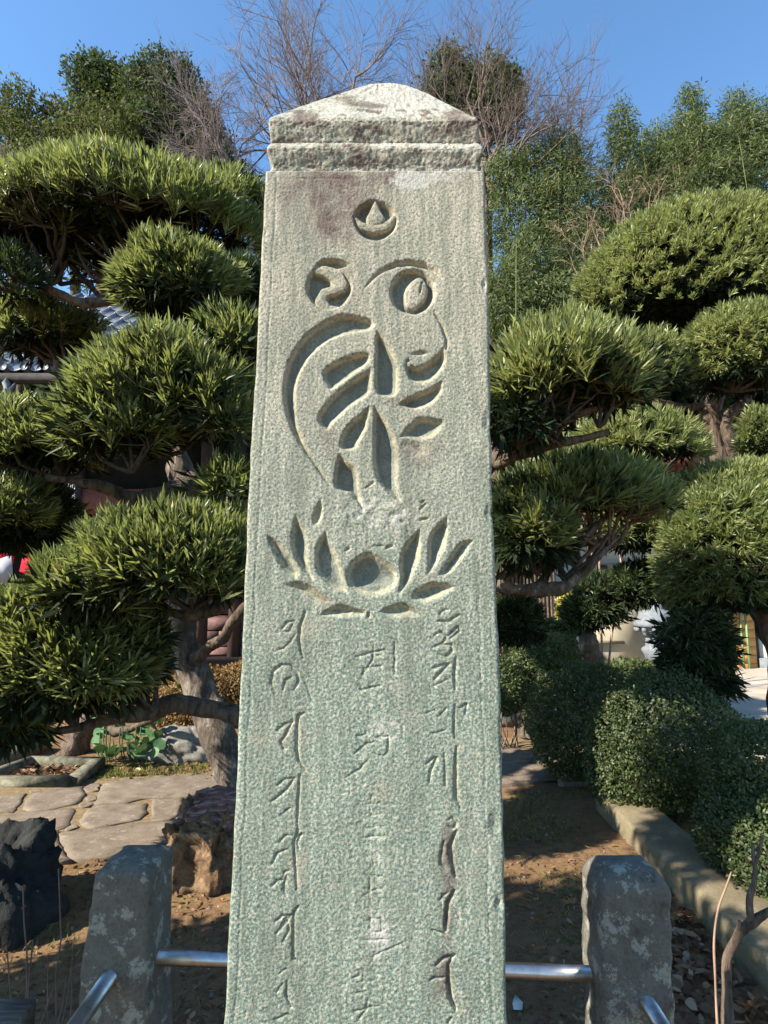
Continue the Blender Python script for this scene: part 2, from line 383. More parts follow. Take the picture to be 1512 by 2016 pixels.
for i, s in enumerate(slabs): slab('paving_stone', s, path, M['paving'], .037 + .002*(i % 3), 20+i, .0)

# kerb on the right
def kerb():
    k = thing('garden_kerb', 'long mossy concrete kerb running back along the right beside the clipped bushes', 'kerb', (1.6, 3, 0))
    ys = np.linspace(1.5, 4.42, 40); out = []
    prof = [(0, -.02), (0, .13), (.008, .145), (.02, .15), (.15, .152), (.28, .15), (.295, .14), (.30, -.02)]
    x0 = np.interp(ys, [1.5, 2.35, 4.42], [1.44, 1.47, 1.51])
    n = len(prof); V = []
    for i, y in enumerate(ys):
        for (a, z) in prof:
            w = .004*fbm2(np.array([y*6.]), np.array([a*9.+z*7]), 4, 3)[0]
            V.append((x0[i]+a+w, y, z+w*.6 if z > 0 else z))
    Fc = [(i*n+j, (i+1)*n+j, (i+1)*n+j+1, i*n+j+1) for i in range(len(ys)-1) for j in range(n-1)]
    Fc += [tuple(range(n)), tuple(range((len(ys)-1)*n, len(ys)*n))[::-1]]
    obj('kerb_block', V, Fc, M['kerb_stone'], k, True)
kerb()

# ------------------------------------------------------------ loft with a relief face
def loft(name, u0, u1, yf, yb, z, nf, mat, parent, disp=None, ns=10, bevel=.008, side_amp=.002, seed=0, wear_and_shading=None, caps=True, rough=.0):
    R = len(z)
    t_ = np.linspace(0, 1, nf)
    X = u0[:, None]+(u1-u0)[:, None]*t_[None]
    Yf = np.repeat(yf[:, None], nf, 1); Z = np.repeat(z[:, None], nf, 1)
    dist = np.minimum(X-u0[:, None], u1[:, None]-X); q = np.clip(1-dist/bevel, 0, 1)
    D = bevel*(1-np.sqrt(np.clip(1-q*q, 0, 1)))
    W = None
    if disp is not None:
        px, py = proj(X, Yf, Z)
        dd, W = disp(px, py); D = D+dd*np.clip(dist/bevel, .15, 1)
    FR = np.stack([X, Yf+D, Z], -1)
    s = np.linspace(0, 1, ns+2)[1:-1]
    RS = np.stack([np.repeat(u1[:, None], ns, 1), yf[:, None]+bevel+(yb-yf-bevel)[:, None]*s, np.repeat(z[:, None], ns, 1)], -1)
    nb = 8; b = np.linspace(0, 1, nb)
    BK = np.stack([u1[:, None]+(u0-u1)[:, None]*b, np.repeat(yb[:, None], nb, 1), np.repeat(z[:, None], nb, 1)], -1)
    LS = np.stack([np.repeat(u0[:, None], ns, 1), yb[:, None]+(yf+bevel-yb)[:, None]*s, np.repeat(z[:, None], ns, 1)], -1)
    for A, sg in ((RS, 1), (LS, -1)):
        A[..., 0] += sg*side_amp*fbm2(A[..., 1]*30, A[..., 2]*30, seed+40, 4)
    V = np.concatenate([FR, RS, BK, LS], 1); C = V.shape[1]
    if rough:
        cx = V.mean((0, 1)); dirn = nrm((V-cx)*np.array([1, 1, .15])); V = V+dirn*rough*fbm3(V*7+seed, 4)[..., None]
    idx = np.arange(R*C).reshape(R, C); nx = np.roll(idx, -1, 1)
    qd = np.stack([idx[:-1], nx[:-1], nx[1:], idx[1:]], -1).reshape(-1, 4)
    fl = list(qd.ravel()); st = list(np.arange(len(qd))*4); to = [4]*len(qd)
    if caps:
        for ring in (idx[0][::-1], idx[-1]):
            st.append(len(fl)); to.append(C); fl.extend(ring.tolist())
    VV = V.reshape(-1, 3)-wloc(parent)
    me = mesh_np(name, VV, fl, st, to, mat, True)
    wa = np.zeros((R, C, 4), dtype=np.float32); wa[..., 3] = 1
    if W is not None: wa[:, :nf, :W.shape[2]] = W
    if wear_and_shading is not None: wa[..., :3] = np.maximum(wa[..., :3], wear_and_shading)
    a = me.color_attributes.new('wear_and_shading', 'FLOAT_COLOR', 'POINT'); a.data.foreach_set('color', wa.reshape(-1, 4).ravel())
    return link(name, me, parent)

# ---- carvings, traced in photo pixels
Z1 = lambda l: [(480+p[0]/2.908, 130+p[1]/2.908)+tuple(q/2.908 for q in p[2:]) for p in l]
Z2 = lambda l: [(480+p[0]/2.908, 580+p[1]/2.908)+tuple(q/2.908 for q in p[2:]) for p in l]
Z3 = lambda l: [(430+p[0]/2.607, 1200+p[1]/2.607) for p in l]
Z4 = lambda l: [(430+p[0]/2.607, 1600+p[1]/2.607) for p in l]
def smooth_poly(p, it=2):
    p = [np.array(a, float) for a in p]
    for _ in range(it):
        out = []; n = len(p)
        for i in range(n):
            a, b, c = p[i-1], p[i], p[(i+1) % n]
            u, w = a-b, c-b; cs = (u@w)/(np.linalg.norm(u)*np.linalg.norm(w)+1e-9)
            if cs > .25: out.append(b)
            else: out += [b+.25*u, b+.25*w]
        p = out
    return np.array(p)
def sd_poly(x, y, P_):
    n = len(P_); d = np.full(x.shape, 1e9); ins = np.zeros(x.shape, bool)
    for i in range(n):
        a = P_[i]; b = P_[(i+1) % n]; e = b-a; wx = x-a[0]; wy = y-a[1]
        tt = np.clip((wx*e[0]+wy*e[1])/(e@e+1e-9), 0, 1)
        d = np.minimum(d, (wx-e[0]*tt)**2+(wy-e[1]*tt)**2)
        cnd = ((a[1] > y) != (b[1] > y)) & (x < (b[0]-a[0])*(y-a[1])/((b[1]-a[1]) if b[1] != a[1] else 1e-9)+a[0])
        ins ^= cnd
    return np.where(ins, np.sqrt(d), -np.sqrt(d))
def sd_stroke(x, y, S):
    d = np.full(x.shape, -1e9)
    for (a, b) in zip(S[:-1], S[1:]):
        ex, ey = b[0]-a[0], b[1]-a[1]; wx = x-a[0]; wy = y-a[1]
        tt = np.clip((wx*ex+wy*ey)/(ex*ex+ey*ey+1e-9), 0, 1)
        d = np.maximum(d, a[2]+(b[2]-a[2])*tt-np.hypot(wx-ex*tt, wy-ey*tt))
    return d
circ = lambda cx, cy, r, ry=None, n=24: [(cx+r*math.cos(2*math.pi*i/n), cy+(ry or r)*math.sin(2*math.pi*i/n)) for i in range(n)]
CUTS = []   # (kind, shape, depth mm, wall px)
def cp_(l, d=12, w=13): CUTS.append(('p', smooth_poly(l), d, w))
def cs_(l, d=7, w=8): CUTS.append(('s', l, d, w))
def isl(l, lev): CUTS.append(('ip', smooth_poly(l), lev, 12))
def isls(l, lev): CUTS.append(('is', l, lev, 12))
# top drop and crescent
cp_(Z1([(740, 760), (800, 775), (850, 805), (885, 860), (875, 930), (825, 985), (750, 1005), (680, 985), (635, 930), (618, 870), (650, 805), (700, 775)]), 15, 11)
isl(Z1([(632, 855), (680, 890), (720, 902), (755, 905), (800, 895), (840, 862), (875, 835), (862, 880), (830, 925), (790, 940), (730, 945), (680, 930), (645, 900)]), 3)
isl(Z1([(752, 762), (775, 820), (805, 870), (790, 900), (710, 900), (705, 865), (730, 820)]), 2)
# left swirl
cp_(Z1(circ(487, 1262, 134)), 15, 11)
cp_(Z1([(405, 1150), (440, 1108), (500, 1096), (560, 1105), (615, 1135), (560, 1160), (470, 1160)]), 13, 9)
isls(Z1([(415, 1165, 20), (470, 1168, 30), (530, 1195, 38), (550, 1245, 40), (510, 1278, 24), (460, 1290, 22), (440, 1340, 28), (480, 1385, 22), (550, 1385, 8)]), 3)
# right swirl
cp_(Z1(circ(967, 1292, 134)), 15, 11)
isl(Z1([(925, 1350), (925, 1280), (955, 1235), (1005, 1200), (1040, 1225), (1050, 1290), (1030, 1345), (980, 1385), (940, 1380)]), 3)
cs_(Z1([(1022, 1235, 6), (1012, 1290, 9)]), 12, 6)
cs_(Z1([(693, 1270, 3), (740, 1210, 9), (800, 1165, 15), (880, 1133, 19), (960, 1128, 21), (1030, 1138, 20), (1090, 1170, 14), (1135, 1215, 6)]), 10, 8)
# body of the seed letter
cp_(Z2([(750, 150), (690, 125), (620, 108), (540, 108), (450, 150), (360, 215), (290, 300), (240, 400), (222, 520), (225, 640), (260, 760), (320, 870), (400, 980), (470, 1080), (520, 1120), (475, 1050), (390, 930), (330, 820), (305, 720), (295, 600), (305, 500), (340, 410), (410, 320), (490, 260), (580, 225), (735, 205)]), 14, 13)
cp_(Z2([(445, 440), (480, 400), (560, 360), (640, 332), (722, 322), (724, 395), (640, 448), (560, 508), (500, 550), (470, 510), (448, 470)]), 14, 13)
cp_(Z2([(728, 420), (650, 460), (570, 520), (500, 580), (450, 640), (413, 690), (430, 750), (482, 788), (505, 745), (565, 685), (645, 615), (722, 575), (732, 500)]), 15, 13)
cp_(Z2([(760, 200), (800, 240), (850, 310), (885, 380), (890, 480), (885, 588), (790, 582), (748, 560), (746, 400), (750, 260)]), 16, 14)
cp_(Z2([(722, 635), (660, 685), (590, 745), (550, 815), (542, 880), (600, 892), (645, 885), (655, 850), (695, 790), (715, 720)]), 14, 12)
cp_(Z2([(742, 630), (795, 690), (845, 760), (880, 860), (882, 980), (878, 1080), (915, 1195), (860, 1170), (800, 1110), (748, 1040), (738, 900), (740, 760)]), 16, 14)
cp_(Z2([(542, 900), (600, 960), (655, 1000), (662, 1130), (690, 1245), (610, 1140), (560, 1132), (512, 1100), (518, 1000)]), 16, 13)
cs_(Z2([(695, 1112, 3), (738, 1075, 10)]), 7, 6)
cp_(Z2([(915, 385), (945, 355), (975, 420), (1040, 388), (1100, 350), (1148, 295), (1160, 380), (1125, 460), (1060, 505), (980, 505), (930, 470)]), 15, 13)
isls(Z2([(950, 395, 14), (985, 385, 16), (1040, 378, 12), (1100, 345, 6)]), 1)
cp_(Z2([(950, 345), (1000, 315), (1050, 318), (1065, 340), (1010, 350)]), 8, 9)
cp_(Z2([(1140, 488), (1138, 560), (1085, 625), (1010, 655), (950, 658), (885, 628), (960, 575), (1040, 545), (1095, 520)]), 13, 12)
cp_(Z2([(885, 818), (940, 750), (1000, 692), (1070, 700), (1155, 718), (1135, 775), (1065, 825), (1000, 835), (940, 818)]), 12, 14)
cs_(Z2([(1088, 95, 5), (1108, 130, 9), (1140, 190, 13), (1163, 255, 13), (1160, 310, 9)]), 8, 8)
CUTS.append(('s', Z2([(930, 860, 30), (990, 890, 50), (1020, 900, 30)]), 4, 20))
# lotus
for l, d, w in [([(128, 1376), (180, 1390), (225, 1440), (275, 1510), (325, 1590), (300, 1640), (230, 1590), (180, 1510), (145, 1430)], 11, 13),
    ([(298, 1262), (345, 1340), (368, 1430), (362, 1510), (405, 1645), (330, 1580), (280, 1500), (262, 1400), (275, 1320)], 12, 12),
    ([(440, 1168), (458, 1230), (435, 1330), (378, 1303), (400, 1230)], 9, 10),
    ([(468, 1355), (500, 1430), (545, 1510), (565, 1600), (600, 1705), (520, 1700), (440, 1625), (402, 1560), (405, 1450), (435, 1390)], 13, 13),
    ([(722, 1465), (785, 1500), (860, 1550), (890, 1620), (855, 1695), (765, 1735), (660, 1720), (595, 1675), (575, 1610), (600, 1540), (655, 1490)], 18, 26),
    ([(1012, 1340), (1022, 1450), (995, 1560), (945, 1665), (888, 1718), (900, 1620), (885, 1530), (900, 1460), (950, 1390)], 13, 13),
    ([(1168, 1270), (1178, 1360), (1145, 1470), (1095, 1565), (1048, 1608), (1055, 1500), (1048, 1410), (1090, 1330)], 12, 12),
    ([(1318, 1402), (1285, 1465), (1235, 1535), (1175, 1610), (1115, 1608), (1150, 1540), (1200, 1470), (1250, 1405)], 11, 12),
    ([(232, 1662), (290, 1637), (375, 1650), (445, 1700), (505, 1762), (440, 1785), (360, 1745), (290, 1705)], 9, 14),
    ([(1220, 1668), (1155, 1725), (1055, 1765), (985, 1758), (948, 1718), (1020, 1665), (1100, 1637)], 10, 12),
    ([(428, 1838), (490, 1790), (560, 1768), (640, 1795), (705, 1815), (690, 1842), (600, 1846), (500, 1845)], 9, 10),
    ([(776, 1815), (840, 1778), (920, 1758), (990, 1800), (1012, 1842), (900, 1850), (820, 1842)], 8, 10)]:
    cp_(Z2(l), d, w)
cs_(Z2([(712, 1828, 10), (716, 1840, 12)]), 6, 4)
isls(Z2([(700, 1700, 30), (760, 1690, 25)]), 12)
for a in [(1020, 1190, 8, 1030, 1185, 8), (1010, 1290, 10, 1055, 1282, 6), (820, 1450, 10, 850, 1440, 8), (580, 1465, 6, 600, 1452, 10), (740, 1440, 4, 800, 1436, 5), (1010, 1230, 5, 1040, 1200, 8)]:
    cs_(Z2([a[:3], a[3:]]), 5, 4)
def st(f, pts, r, d=4.2, w=4.5): cs_([(x, y, r/2.607*(.7 if i in (0, len(pts)-1) else 1.15)) for i, (x, y) in enumerate(f(pts))], d, w)
for pts, r in [
 # left column of letters
 ([(445, 15), (422, 80), (415, 160), (432, 248)], 9), ([(322, 102), (352, 68), (392, 58)], 7), ([(392, 58), (365, 112), (330, 112)], 5), ([(400, 120), (372, 162), (332, 200), (288, 216)], 5),
 ([(292, 432), (270, 385), (280, 320), (325, 284), (372, 286), (408, 330), (412, 372), (385, 415)], 7), ([(330, 415), (345, 362), (378, 345)], 7), ([(432, 340), (455, 400), (482, 470)], 5),
 ([(440, 532), (412, 545), (404, 600), (400, 700), (410, 772), (448, 828)], 9), ([(300, 622), (340, 590), (378, 574), (348, 640), (318, 682), (336, 712), (352, 716)], 7),
 ([(418, 848), (412, 950), (405, 1095)], 9), ([(303, 903), (340, 870), (388, 868), (352, 920), (320, 950), (272, 985)], 7), ([(372, 1018), (320, 1052)], 7),
 # right column
 ([(1140, 22), (1162, 2), (1180, -2)], 8), ([(1128, 60), (1182, 62), (1238, 26)], 9), ([(1108, 132), (1142, 114), (1172, 140), (1150, 172), (1108, 190)], 7), ([(1172, 142), (1232, 88), (1238, 110), (1190, 148)], 8),
 ([(1150, 180), (1195, 184), (1202, 215), (1170, 242), (1128, 226)], 8), ([(1098, 302), (1160, 284), (1182, 280), (1122, 345), (1105, 362)], 8), ([(1222, 248), (1212, 330), (1216, 412)], 10),
 ([(1080, 378), (1092, 432)], 6), ([(1105, 392), (1192, 350)], 6), ([(1068, 532), (1112, 514)], 6), ([(1172, 508), (1128, 552)], 6), ([(1216, 488), (1208, 600), (1216, 662)], 9), ([(1240, 505), (1276, 486), (1268, 540)], 6),
 ([(1098, 636), (1162, 620)], 7), ([(1222, 708), (1218, 850), (1220, 960), (1242, 1022)], 11), ([(1070, 792), (1110, 760), (1122, 762), (1090, 832), (1084, 892)], 8), ([(1160, 738), (1166, 905)], 8)]: st(Z3, pts, r)
for pts, r in [
 ([(405, -5), (408, 100), (386, 150), (394, 260), (402, 400)], 7), ([(395, 132), (425, 112), (402, 150), (412, 186)], 8), ([(315, 152), (342, 120), (382, 118)], 7), ([(274, 266), (300, 210), (352, 190)], 8),
 ([(330, 330), (345, 300), (372, 298)], 6), ([(280, 376), (300, 350), (332, 344)], 7), ([(347, 325), (335, 400), (352, 432)], 7),
 ([(412, 478), (386, 520), (385, 650), (386, 750), (412, 766)], 9), ([(288, 562), (330, 530), (372, 528), (320, 602)], 8), ([(300, 622), (350, 540), (362, 600), (330, 662)], 7),
 ([(308, 832), (352, 800)], 6), ([(298, 922), (332, 878)], 7), ([(352, 868), (346, 940), (372, 1002)], 8), ([(288, 1065), (350, 1040), (372, 1052)], 7)]: st(Z4, pts, r)
for pts, r, d in [
 ([(1178, 40), (1200, 25), (1222, 55), (1205, 82), (1180, 70)], 7, 4), ([(1222, 95), (1190, 170), (1198, 250), (1218, 330)], 13, 6), ([(1138, 182), (1162, 150)], 8, 4), ([(1160, 150), (1140, 220), (1142, 265), (1168, 292)], 9, 6),
 ([(1212, 402), (1176, 470), (1170, 540), (1166, 608)], 13, 9), ([(1136, 455), (1150, 430), (1178, 414)], 8, 5), ([(1135, 445), (1150, 480)], 6, 4), ([(1220, 512), (1242, 548)], 7, 4), ([(1098, 604), (1150, 620), (1195, 665)], 9, 6),
 ([(1118, 782), (1160, 745), (1208, 735), (1180, 782)], 10, 7), ([(1180, 780), (1182, 880), (1190, 950), (1218, 1012)], 13, 9), ([(1086, 862), (1110, 850), (1160, 846)], 9, 6), ([(1180, 1078), (1198, 1052)], 8, 5)]: st(Z4, pts, r, d, 5)
# faint worn middle column
for pts, r in [([(708, 242), (780, 222), (856, 206)], 7), ([(798, 185), (790, 260), (738, 335)], 6), ([(770, 250), (840, 232)], 4), ([(742, 342), (748, 300), (832, 290), (836, 322)], 5), ([(722, 380), (736, 412), (830, 388)], 6), ([(905, 165), (903, 335)], 7), ([(892, 148), (925, 170), (960, 195)], 4),
 ([(700, 740), (760, 690), (802, 680)], 7), ([(800, 722), (812, 746), (850, 752), (872, 722), (872, 650), (800, 660)], 5), ([(655, 862), (722, 820), (762, 780)], 6), ([(708, 652), (765, 638)], 6)]: st(Z3, pts, r, 3.6, 4)
for pts, r in [([(690, 850), (722, 840), (726, 812)], 6), ([(780, 540), (780, 642)], 5), ([(728, 656), (862, 650)], 5), ([(780, 782), (800, 730), (900, 690), (962, 658)], 4), ([(700, 1022), (752, 1008), (822, 992)], 7), ([(768, 955), (760, 1010), (712, 1072)], 6), ([(750, 320), (860, 330)], 4), ([(790, 240), (800, 300)], 4), ([(760, 200), (830, 240)], 3), ([(745, 130), (800, 122), (862, 118)], 5), ([(752, 82), (852, 70)], 5), ([(800, 60), (796, 160)], 4), ([(780, 330), (776, 400), (782, 462)], 5), ([(735, 432), (790, 400), (840, 392)], 5), ([(785, 545), (836, 545), (836, 612), (785, 612)], 4), ([(700, 700), (742, 762)], 5), ([(745, 800), (742, 905)], 5), ([(715, 870), (790, 862)], 4), ([(700, 930), (760, 915)], 4), ([(770, 20), (840, 10)], 4), ([(740, -40), (830, -50)], 5), ([(785, -90), (780, 10)], 4)]: st(Z4, pts, r, 3.2, 4)

def pillar_disp(px, py):
    R, C = px.shape
    H = np.zeros((R, C)); m_ = px/px
    for kind, S, d, w in CUTS:
        S = np.array(S); xs = S[:, 0]; ys = S[:, 1]; pad = 14 + (S[:, 2].max() if S.shape[1] > 2 else 0)
        r0 = np.nonzero((py.max(1) > ys.min()-pad) & (py.min(1) < ys.max()+pad))[0]
        if len(r0) == 0: continue
        c0 = np.nonzero((px[r0].max(0) > xs.min()-pad) & (px[r0].min(0) < xs.max()+pad))[0]
        if len(c0) == 0: continue
        sl_ = np.ix_(range(r0[0], r0[-1]+1), range(c0[0], c0[-1]+1))
        x = px[sl_]; y = py[sl_]; x = x+.9*vn2(x/9, y/9, 61); y = y+.9*vn2(x/9, y/9, 62)
        sd = sd_poly(x, y, S) if kind in ('p', 'ip') else sd_stroke(x, y, S)
        if kind in ('p', 's'):
            k = np.clip(sd/(w*1.15), 0, 1); h = d*(1-(1-k)**1.45); h = np.where(sd < 0, .5*np.clip(1+sd/5, 0, 1)**2, h+.5)
            H[sl_] = np.maximum(H[sl_], h)
        else:
            hi = d+np.where(sd > 0, -1.5*np.clip(sd/8, 0, 1), -sd*2.2)
            H[sl_] = np.where(H[sl_] > hi, np.minimum(H[sl_], np.maximum(hi, d-1.5)), H[sl_])
    carve = np.clip(H/9, 0, 1)
    H = H*1.22*(1+.12*fbm2(px/30, py/30, 71, 2))
    # rough centre of the lotus, worn fields, fine grain, vertical tooling
    def blob(cx, cy, rx, ry): return np.exp(-(((px-cx)/rx)**2+((py-cy)/ry)**2)**1.5)
    rg = blob(740, 1015, 95, 42)
    g = .24*fbm2(px/5.5, py/5.5, 11, 2)+.40*fbm2(px/2.7, py/3.0, 12, 2) + .8*fbm2(px/60, py/90, 13, 2)
    g = g+.10*fbm2(px/4, py/40, 14, 2)
    g = g+rg*1.8*fbm2(px/13, py/13, 15, 3)
    mid = np.exp(-((px-725)/60)**2)*(py > 1260)
    g = g+mid*.6*fbm2(px/7, py/7, 16, 3)
    # sunken margin line down the left edge and the right edge
    left = np.interp(py, [340, 1200, 2016], [523, 478, 440]); right = np.interp(py, [340, 1200, 2016], [953, 972, 998])
    wob = 2*fbm2(py/50, px*0, 17, 2)
    g = g+1.1*np.exp(-((px-left-22-wob)/2.2)**2)+.9*np.exp(-((right-px-28-wob)/2.5)**2)*(py > 1150)
    g = g+1.2*np.exp(-((py-352-2*vn2(px/30, py*0, 5))/1.6)**2)*np.exp(-((px-620)/70)**4)
    # chips on the right edge
    for cx, cy, r in [(962, 830, 14), (966, 1010, 12), (972, 900, 9), (975, 1625, 16), (985, 1780, 12), (448, 1890, 10), (520, 460, 8), (955, 560, 8)]:
        dd = np.hypot(px-cx, (py-cy)*.5); g = g+5*np.clip(1-dd/r, 0, 1)
    D = (H+g)*.001
    # wear masks; last channel paints shade on the deep carved floors
    n = .5+.5*fbm2(px/40, py/40, 21, 4); n2 = .5+.5*fbm2(px/14, py/14, 22, 3)
    gy, gx = np.gradient(H); stp = np.hypot(gx, gy)
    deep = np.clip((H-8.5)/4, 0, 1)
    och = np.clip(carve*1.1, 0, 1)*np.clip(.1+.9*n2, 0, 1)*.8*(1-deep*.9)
    halo = np.exp(-((px-735)/130)**2-((py-1180)/260)**2)*0
    pur = np.zeros_like(px)
    for cx, cy, rx, ry, a in [(640, 375, 75, 45, 1.1), (655, 440, 60, 50, .8), (690, 365, 60, 20, .7), (800, 350, 90, 20, .8), (560, 400, 15, 60, .3), (690, 560, 25, 90, .4), (885, 1700, 18, 60, 1.0), (880, 1640, 12, 30, .8), (882, 1780, 12, 60, .9), (880, 1880, 14, 50, .9), (870, 1930, 18, 40, .7),
                          (645, 870, 18, 30, .8), (820, 890, 50, 30, .6), (790, 790, 35, 14, .5), (640, 1180, 25, 12, .7), (700, 400, 40, 30, .5)]:
        pur += a*blob(cx, cy, rx, ry)
    pur = np.clip(pur*(.5+n), 0, 1)
    whi = np.zeros_like(px)
    for cx, cy, rx, ry, a in [(850, 350, 90, 22, 1.2), (800, 365, 30, 30, 1), (740, 1010, 100, 50, 1.0), (750, 1350, 60, 120, .6), (755, 1440, 55, 45, .62), (745, 1680, 45, 110, .8), (755, 1830, 45, 60, .6), (740, 1870, 30, 80, .7), (940, 1600, 40, 90, .45), (930, 1870, 35, 60, .35), (540, 340, 30, 10, 1)]:
        whi += a*blob(cx, cy, rx, ry)
    whi = np.clip(whi*.72+.2*(n2 > .72), 0, 1)
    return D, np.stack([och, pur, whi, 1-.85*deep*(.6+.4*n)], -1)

YP = 1.10; TH = .20
pil = thing('stone_pillar', 'tall green grey memorial stone pillar carved with a large seed letter above an open lotus', 'stone pillar', (0, YP+TH/2, 0))
def rowsz(pys, Y=YP): return np.array([P(738, p, Y)[2] for p in pys])
def edge(pys, tab_p, tab_x, Y=YP):
    xs = np.interp(pys, tab_p, tab_x); return np.array([P(a, p, Y)[0] for a, p in zip(xs, pys)])
pv = np.concatenate([np.linspace(2640, 2040, 8), np.linspace(2030, 337, 880)])
Lp, Lx = [335, 420, 640, 1000, 1300, 1600, 2016, 2640], [521, 517, 507, 487, 474, 462, 440, 400]
Rp, Rx = [335, 640, 880, 1000, 1300, 1600, 2016, 2640], [954, 964, 969, 970, 984, 992, 999, 1015]
wl = 1.2*fbm2(pv/60, pv*0, 31, 3); wr = 1.2*fbm2(pv/60, pv*0, 32, 3)
def edg(tp, tx, w): return np.array([P(a, p, YP)[0] for a, p in zip(np.interp(pv, tp, tx)+w, pv)])
chip = 3*np.exp(-((pv-1010)/10)**2)+2.5*np.exp(-((pv-850)/30)**2)+2*np.exp(-((pv-1630)/25)**2)
zz = rowsz(pv); zz[0] = -.05
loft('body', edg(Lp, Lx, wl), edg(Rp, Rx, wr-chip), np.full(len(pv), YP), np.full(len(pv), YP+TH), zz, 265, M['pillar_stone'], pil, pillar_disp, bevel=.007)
# mouldings and roof-shaped cap
def cap_disp(px, py):
    g = 1.0*fbm2(px/9, py/6, 51, 3)+.8*fbm2(px/3.5, py/3.5, 52, 2)+1.5*fbm2(px/50, py/30, 53, 2)
    n = .5+.5*fbm2(px/22, py/12, 54, 4)
    pur = np.clip(1.6*(n-.62)*3, 0, 1)*(py > 215)
    for cx, cy, rx, ry, a in [(600, 238, 26, 12, 1), (895, 250, 14, 26, 1.2), (720, 320, 70, 8, 1), (705, 205, 26, 5, 1.6), (740, 208, 18, 4, 1.4), (680, 195, 18, 7, .8), (905, 238, 18, 12, .9), (710, 300, 18, 20, .8)]:
        pur = pur+a*np.exp(-(((px-cx)/rx)**2+((py-cy)/ry)**2)**1.5)
    whi = np.clip((py < 232)*1.0+(np.abs(py-287) < 5)*.9*(n < .6)+(np.abs(py-333) < 5)*.8*(n < .6)+.3*(n < .35), 0, 1)  # roof pale; ledge lines whitened in colour as lit edges
    return g*.001, np.stack([np.zeros_like(px), np.clip(pur, 0, 1), whi*.84*np.clip(1-pur, 0, 1)], -1)
def block(name, table, n, nf, back=TH):
    # table rows: py, left px, right px, forward offset (m, + = recessed)
    T = np.array(table, float); s = np.linspace(0, 1, n); k = np.linspace(0, 1, len(T))
    py = np.interp(s, k, T[:, 0]); xl = np.interp(s, k, T[:, 1]); xr = np.interp(s, k, T[:, 2]); off = np.interp(s, k, T[:, 3])
    z = np.array([P(738, a, YP+o)[2] for a, o in zip(py, off)])
    u0 = np.array([P(a, p, YP+o)[0] for a, p, o in zip(xl, py, off)])+.001*fbm2(py/12, py*0, 33, 2); u1 = np.array([P(a, p, YP+o)[0] for a, p, o in zip(xr, py, off)])+.001*fbm2(py/12, py*0, 34, 2)
    loft(name, u0, u1, YP+off, YP+back-off, z, nf, M['pillar_stone'], pil, cap_disp, bevel=.006, side_amp=.0025, seed=3)
block('moulding', [(340, 526, 950, .012), (331, 533, 946, .011), (322, 532, 945, .008), (300, 526, 950, .001), (292, 524.5, 951, .0), (288, 525, 951, .001), (282, 531, 945, .011)], 40, 240)
block('cap_block', [(286, 534, 943, .014), (279, 533, 943, .011), (250, 529, 944, .003), (238, 527, 944, .0), (232, 529, 941, .003), (215, 571, 907, .030), (198, 622, 872, .054), (184, 668, 845, .072), (173, 700, 815, .085), (166, 722, 795, .092), (163.5, 742, 780, .096)], 90, 240)

# ------------------------------------------------------------ fence posts and rails
def post(label, tab, Y, depth, mat, seed, top):
    # tab: rows of py, left px, right px on the front face (down to the ground)
    T = np.array(tab, float); n = 90
    s = np.linspace(0, 1, n); k = np.linspace(0, 1, len(T))
    py = np.interp(s, k, T[:, 0]); xl = np.interp(s, k, T[:, 1]); xr = np.interp(s, k, T[:, 2])
    z = np.array([P(a, p, Y)[2] for a, p in zip(xl, py)]); z[0] = -.05
    cx = P(T[-1, 1]/2+T[-1, 2]/2, 1800, Y)[0]
    p = thing('fence_post', label, 'stone post', (cx, Y+depth/2, 0), 'stone posts of the fence round the pillar')
    def dsp(px, py):
        g = 2.2*fbm2(px/22, py/22, seed, 4)+1.2*fbm2(px/5, py/5, seed+5, 2); return g*.001, np.zeros(px.shape+(3,))
    u0 = np.array([P(a, q, Y)[0] for a, q in zip(xl, py)])+.003*fbm2(py/30, py*0, seed, 3); u1 = np.array([P(a, q, Y)[0] for a, q in zip(xr, py)])+.003*fbm2(py/30, py*0, seed+1, 3)
    yf = np.full(n, Y); yb = np.full(n, Y+depth)
    # add a shallow hipped top
    h = np.array(top)
    for hz, ins in h:
        z = np.append(z, z[n-1]+hz); u0 = np.append(u0, u0[n-1]+ins); u1 = np.append(u1, u1[n-1]-ins); yf = np.append(yf, Y+ins*.95); yb = np.append(yb, Y+depth-ins*.95)
    loft('shaft', u0, u1, yf, yb, z, 70, mat, p, dsp, bevel=.012, side_amp=.005, seed=seed)
    return p
post('squat grey stone fence post standing left of the carved pillar, wholly in shade', [(2350, 120, 295), (2016, 149, 290), (1880, 160, 288), (1725, 184, 293)], 1.60, .17, M['post_stone'], 81,
     [(.006, .006), (.014, .02), (.022, .045), (.026, .07)])
post('grey stone fence post right of the pillar with chamfered shoulders and sunlit left side', [(2350, 1198, 1348), (2016, 1188, 1332), (1880, 1185, 1325), (1762, 1183, 1323)], 1.60, .145, M['post_stone'], 91,
     [(.010, .002), (.030, .014), (.045, .028), (.05, .042), (.051, .058)])
def rail(label, a, b, r):
    mb = MB(); a = np.array(a); b = np.array(b); mb.tube([a+(b-a)*q for q in np.linspace(0, 1, 8)], r, 20)
    o = mb.build('metal_rail', M['steel'], None, True); tag(o, label, 'rail', 'metal rails of the fence round the pillar')
rail('shiny steel rail running behind the pillar from one stone post to the other', P(300, 1884, 1.69), P(1182, 1918, 1.69), .0185)
def toward(a, slope_px):  # level rail heading to the viewer along -Y
    return a+np.array([0.0, -1.45, 0.0])
a = P(214, 1926, 1.60); rail('dark steel rail coming forward from the left stone post at the bottom left', a+np.array([0, .05, 0]), a+np.array([0.02, -1.2, 0.0]), .020)
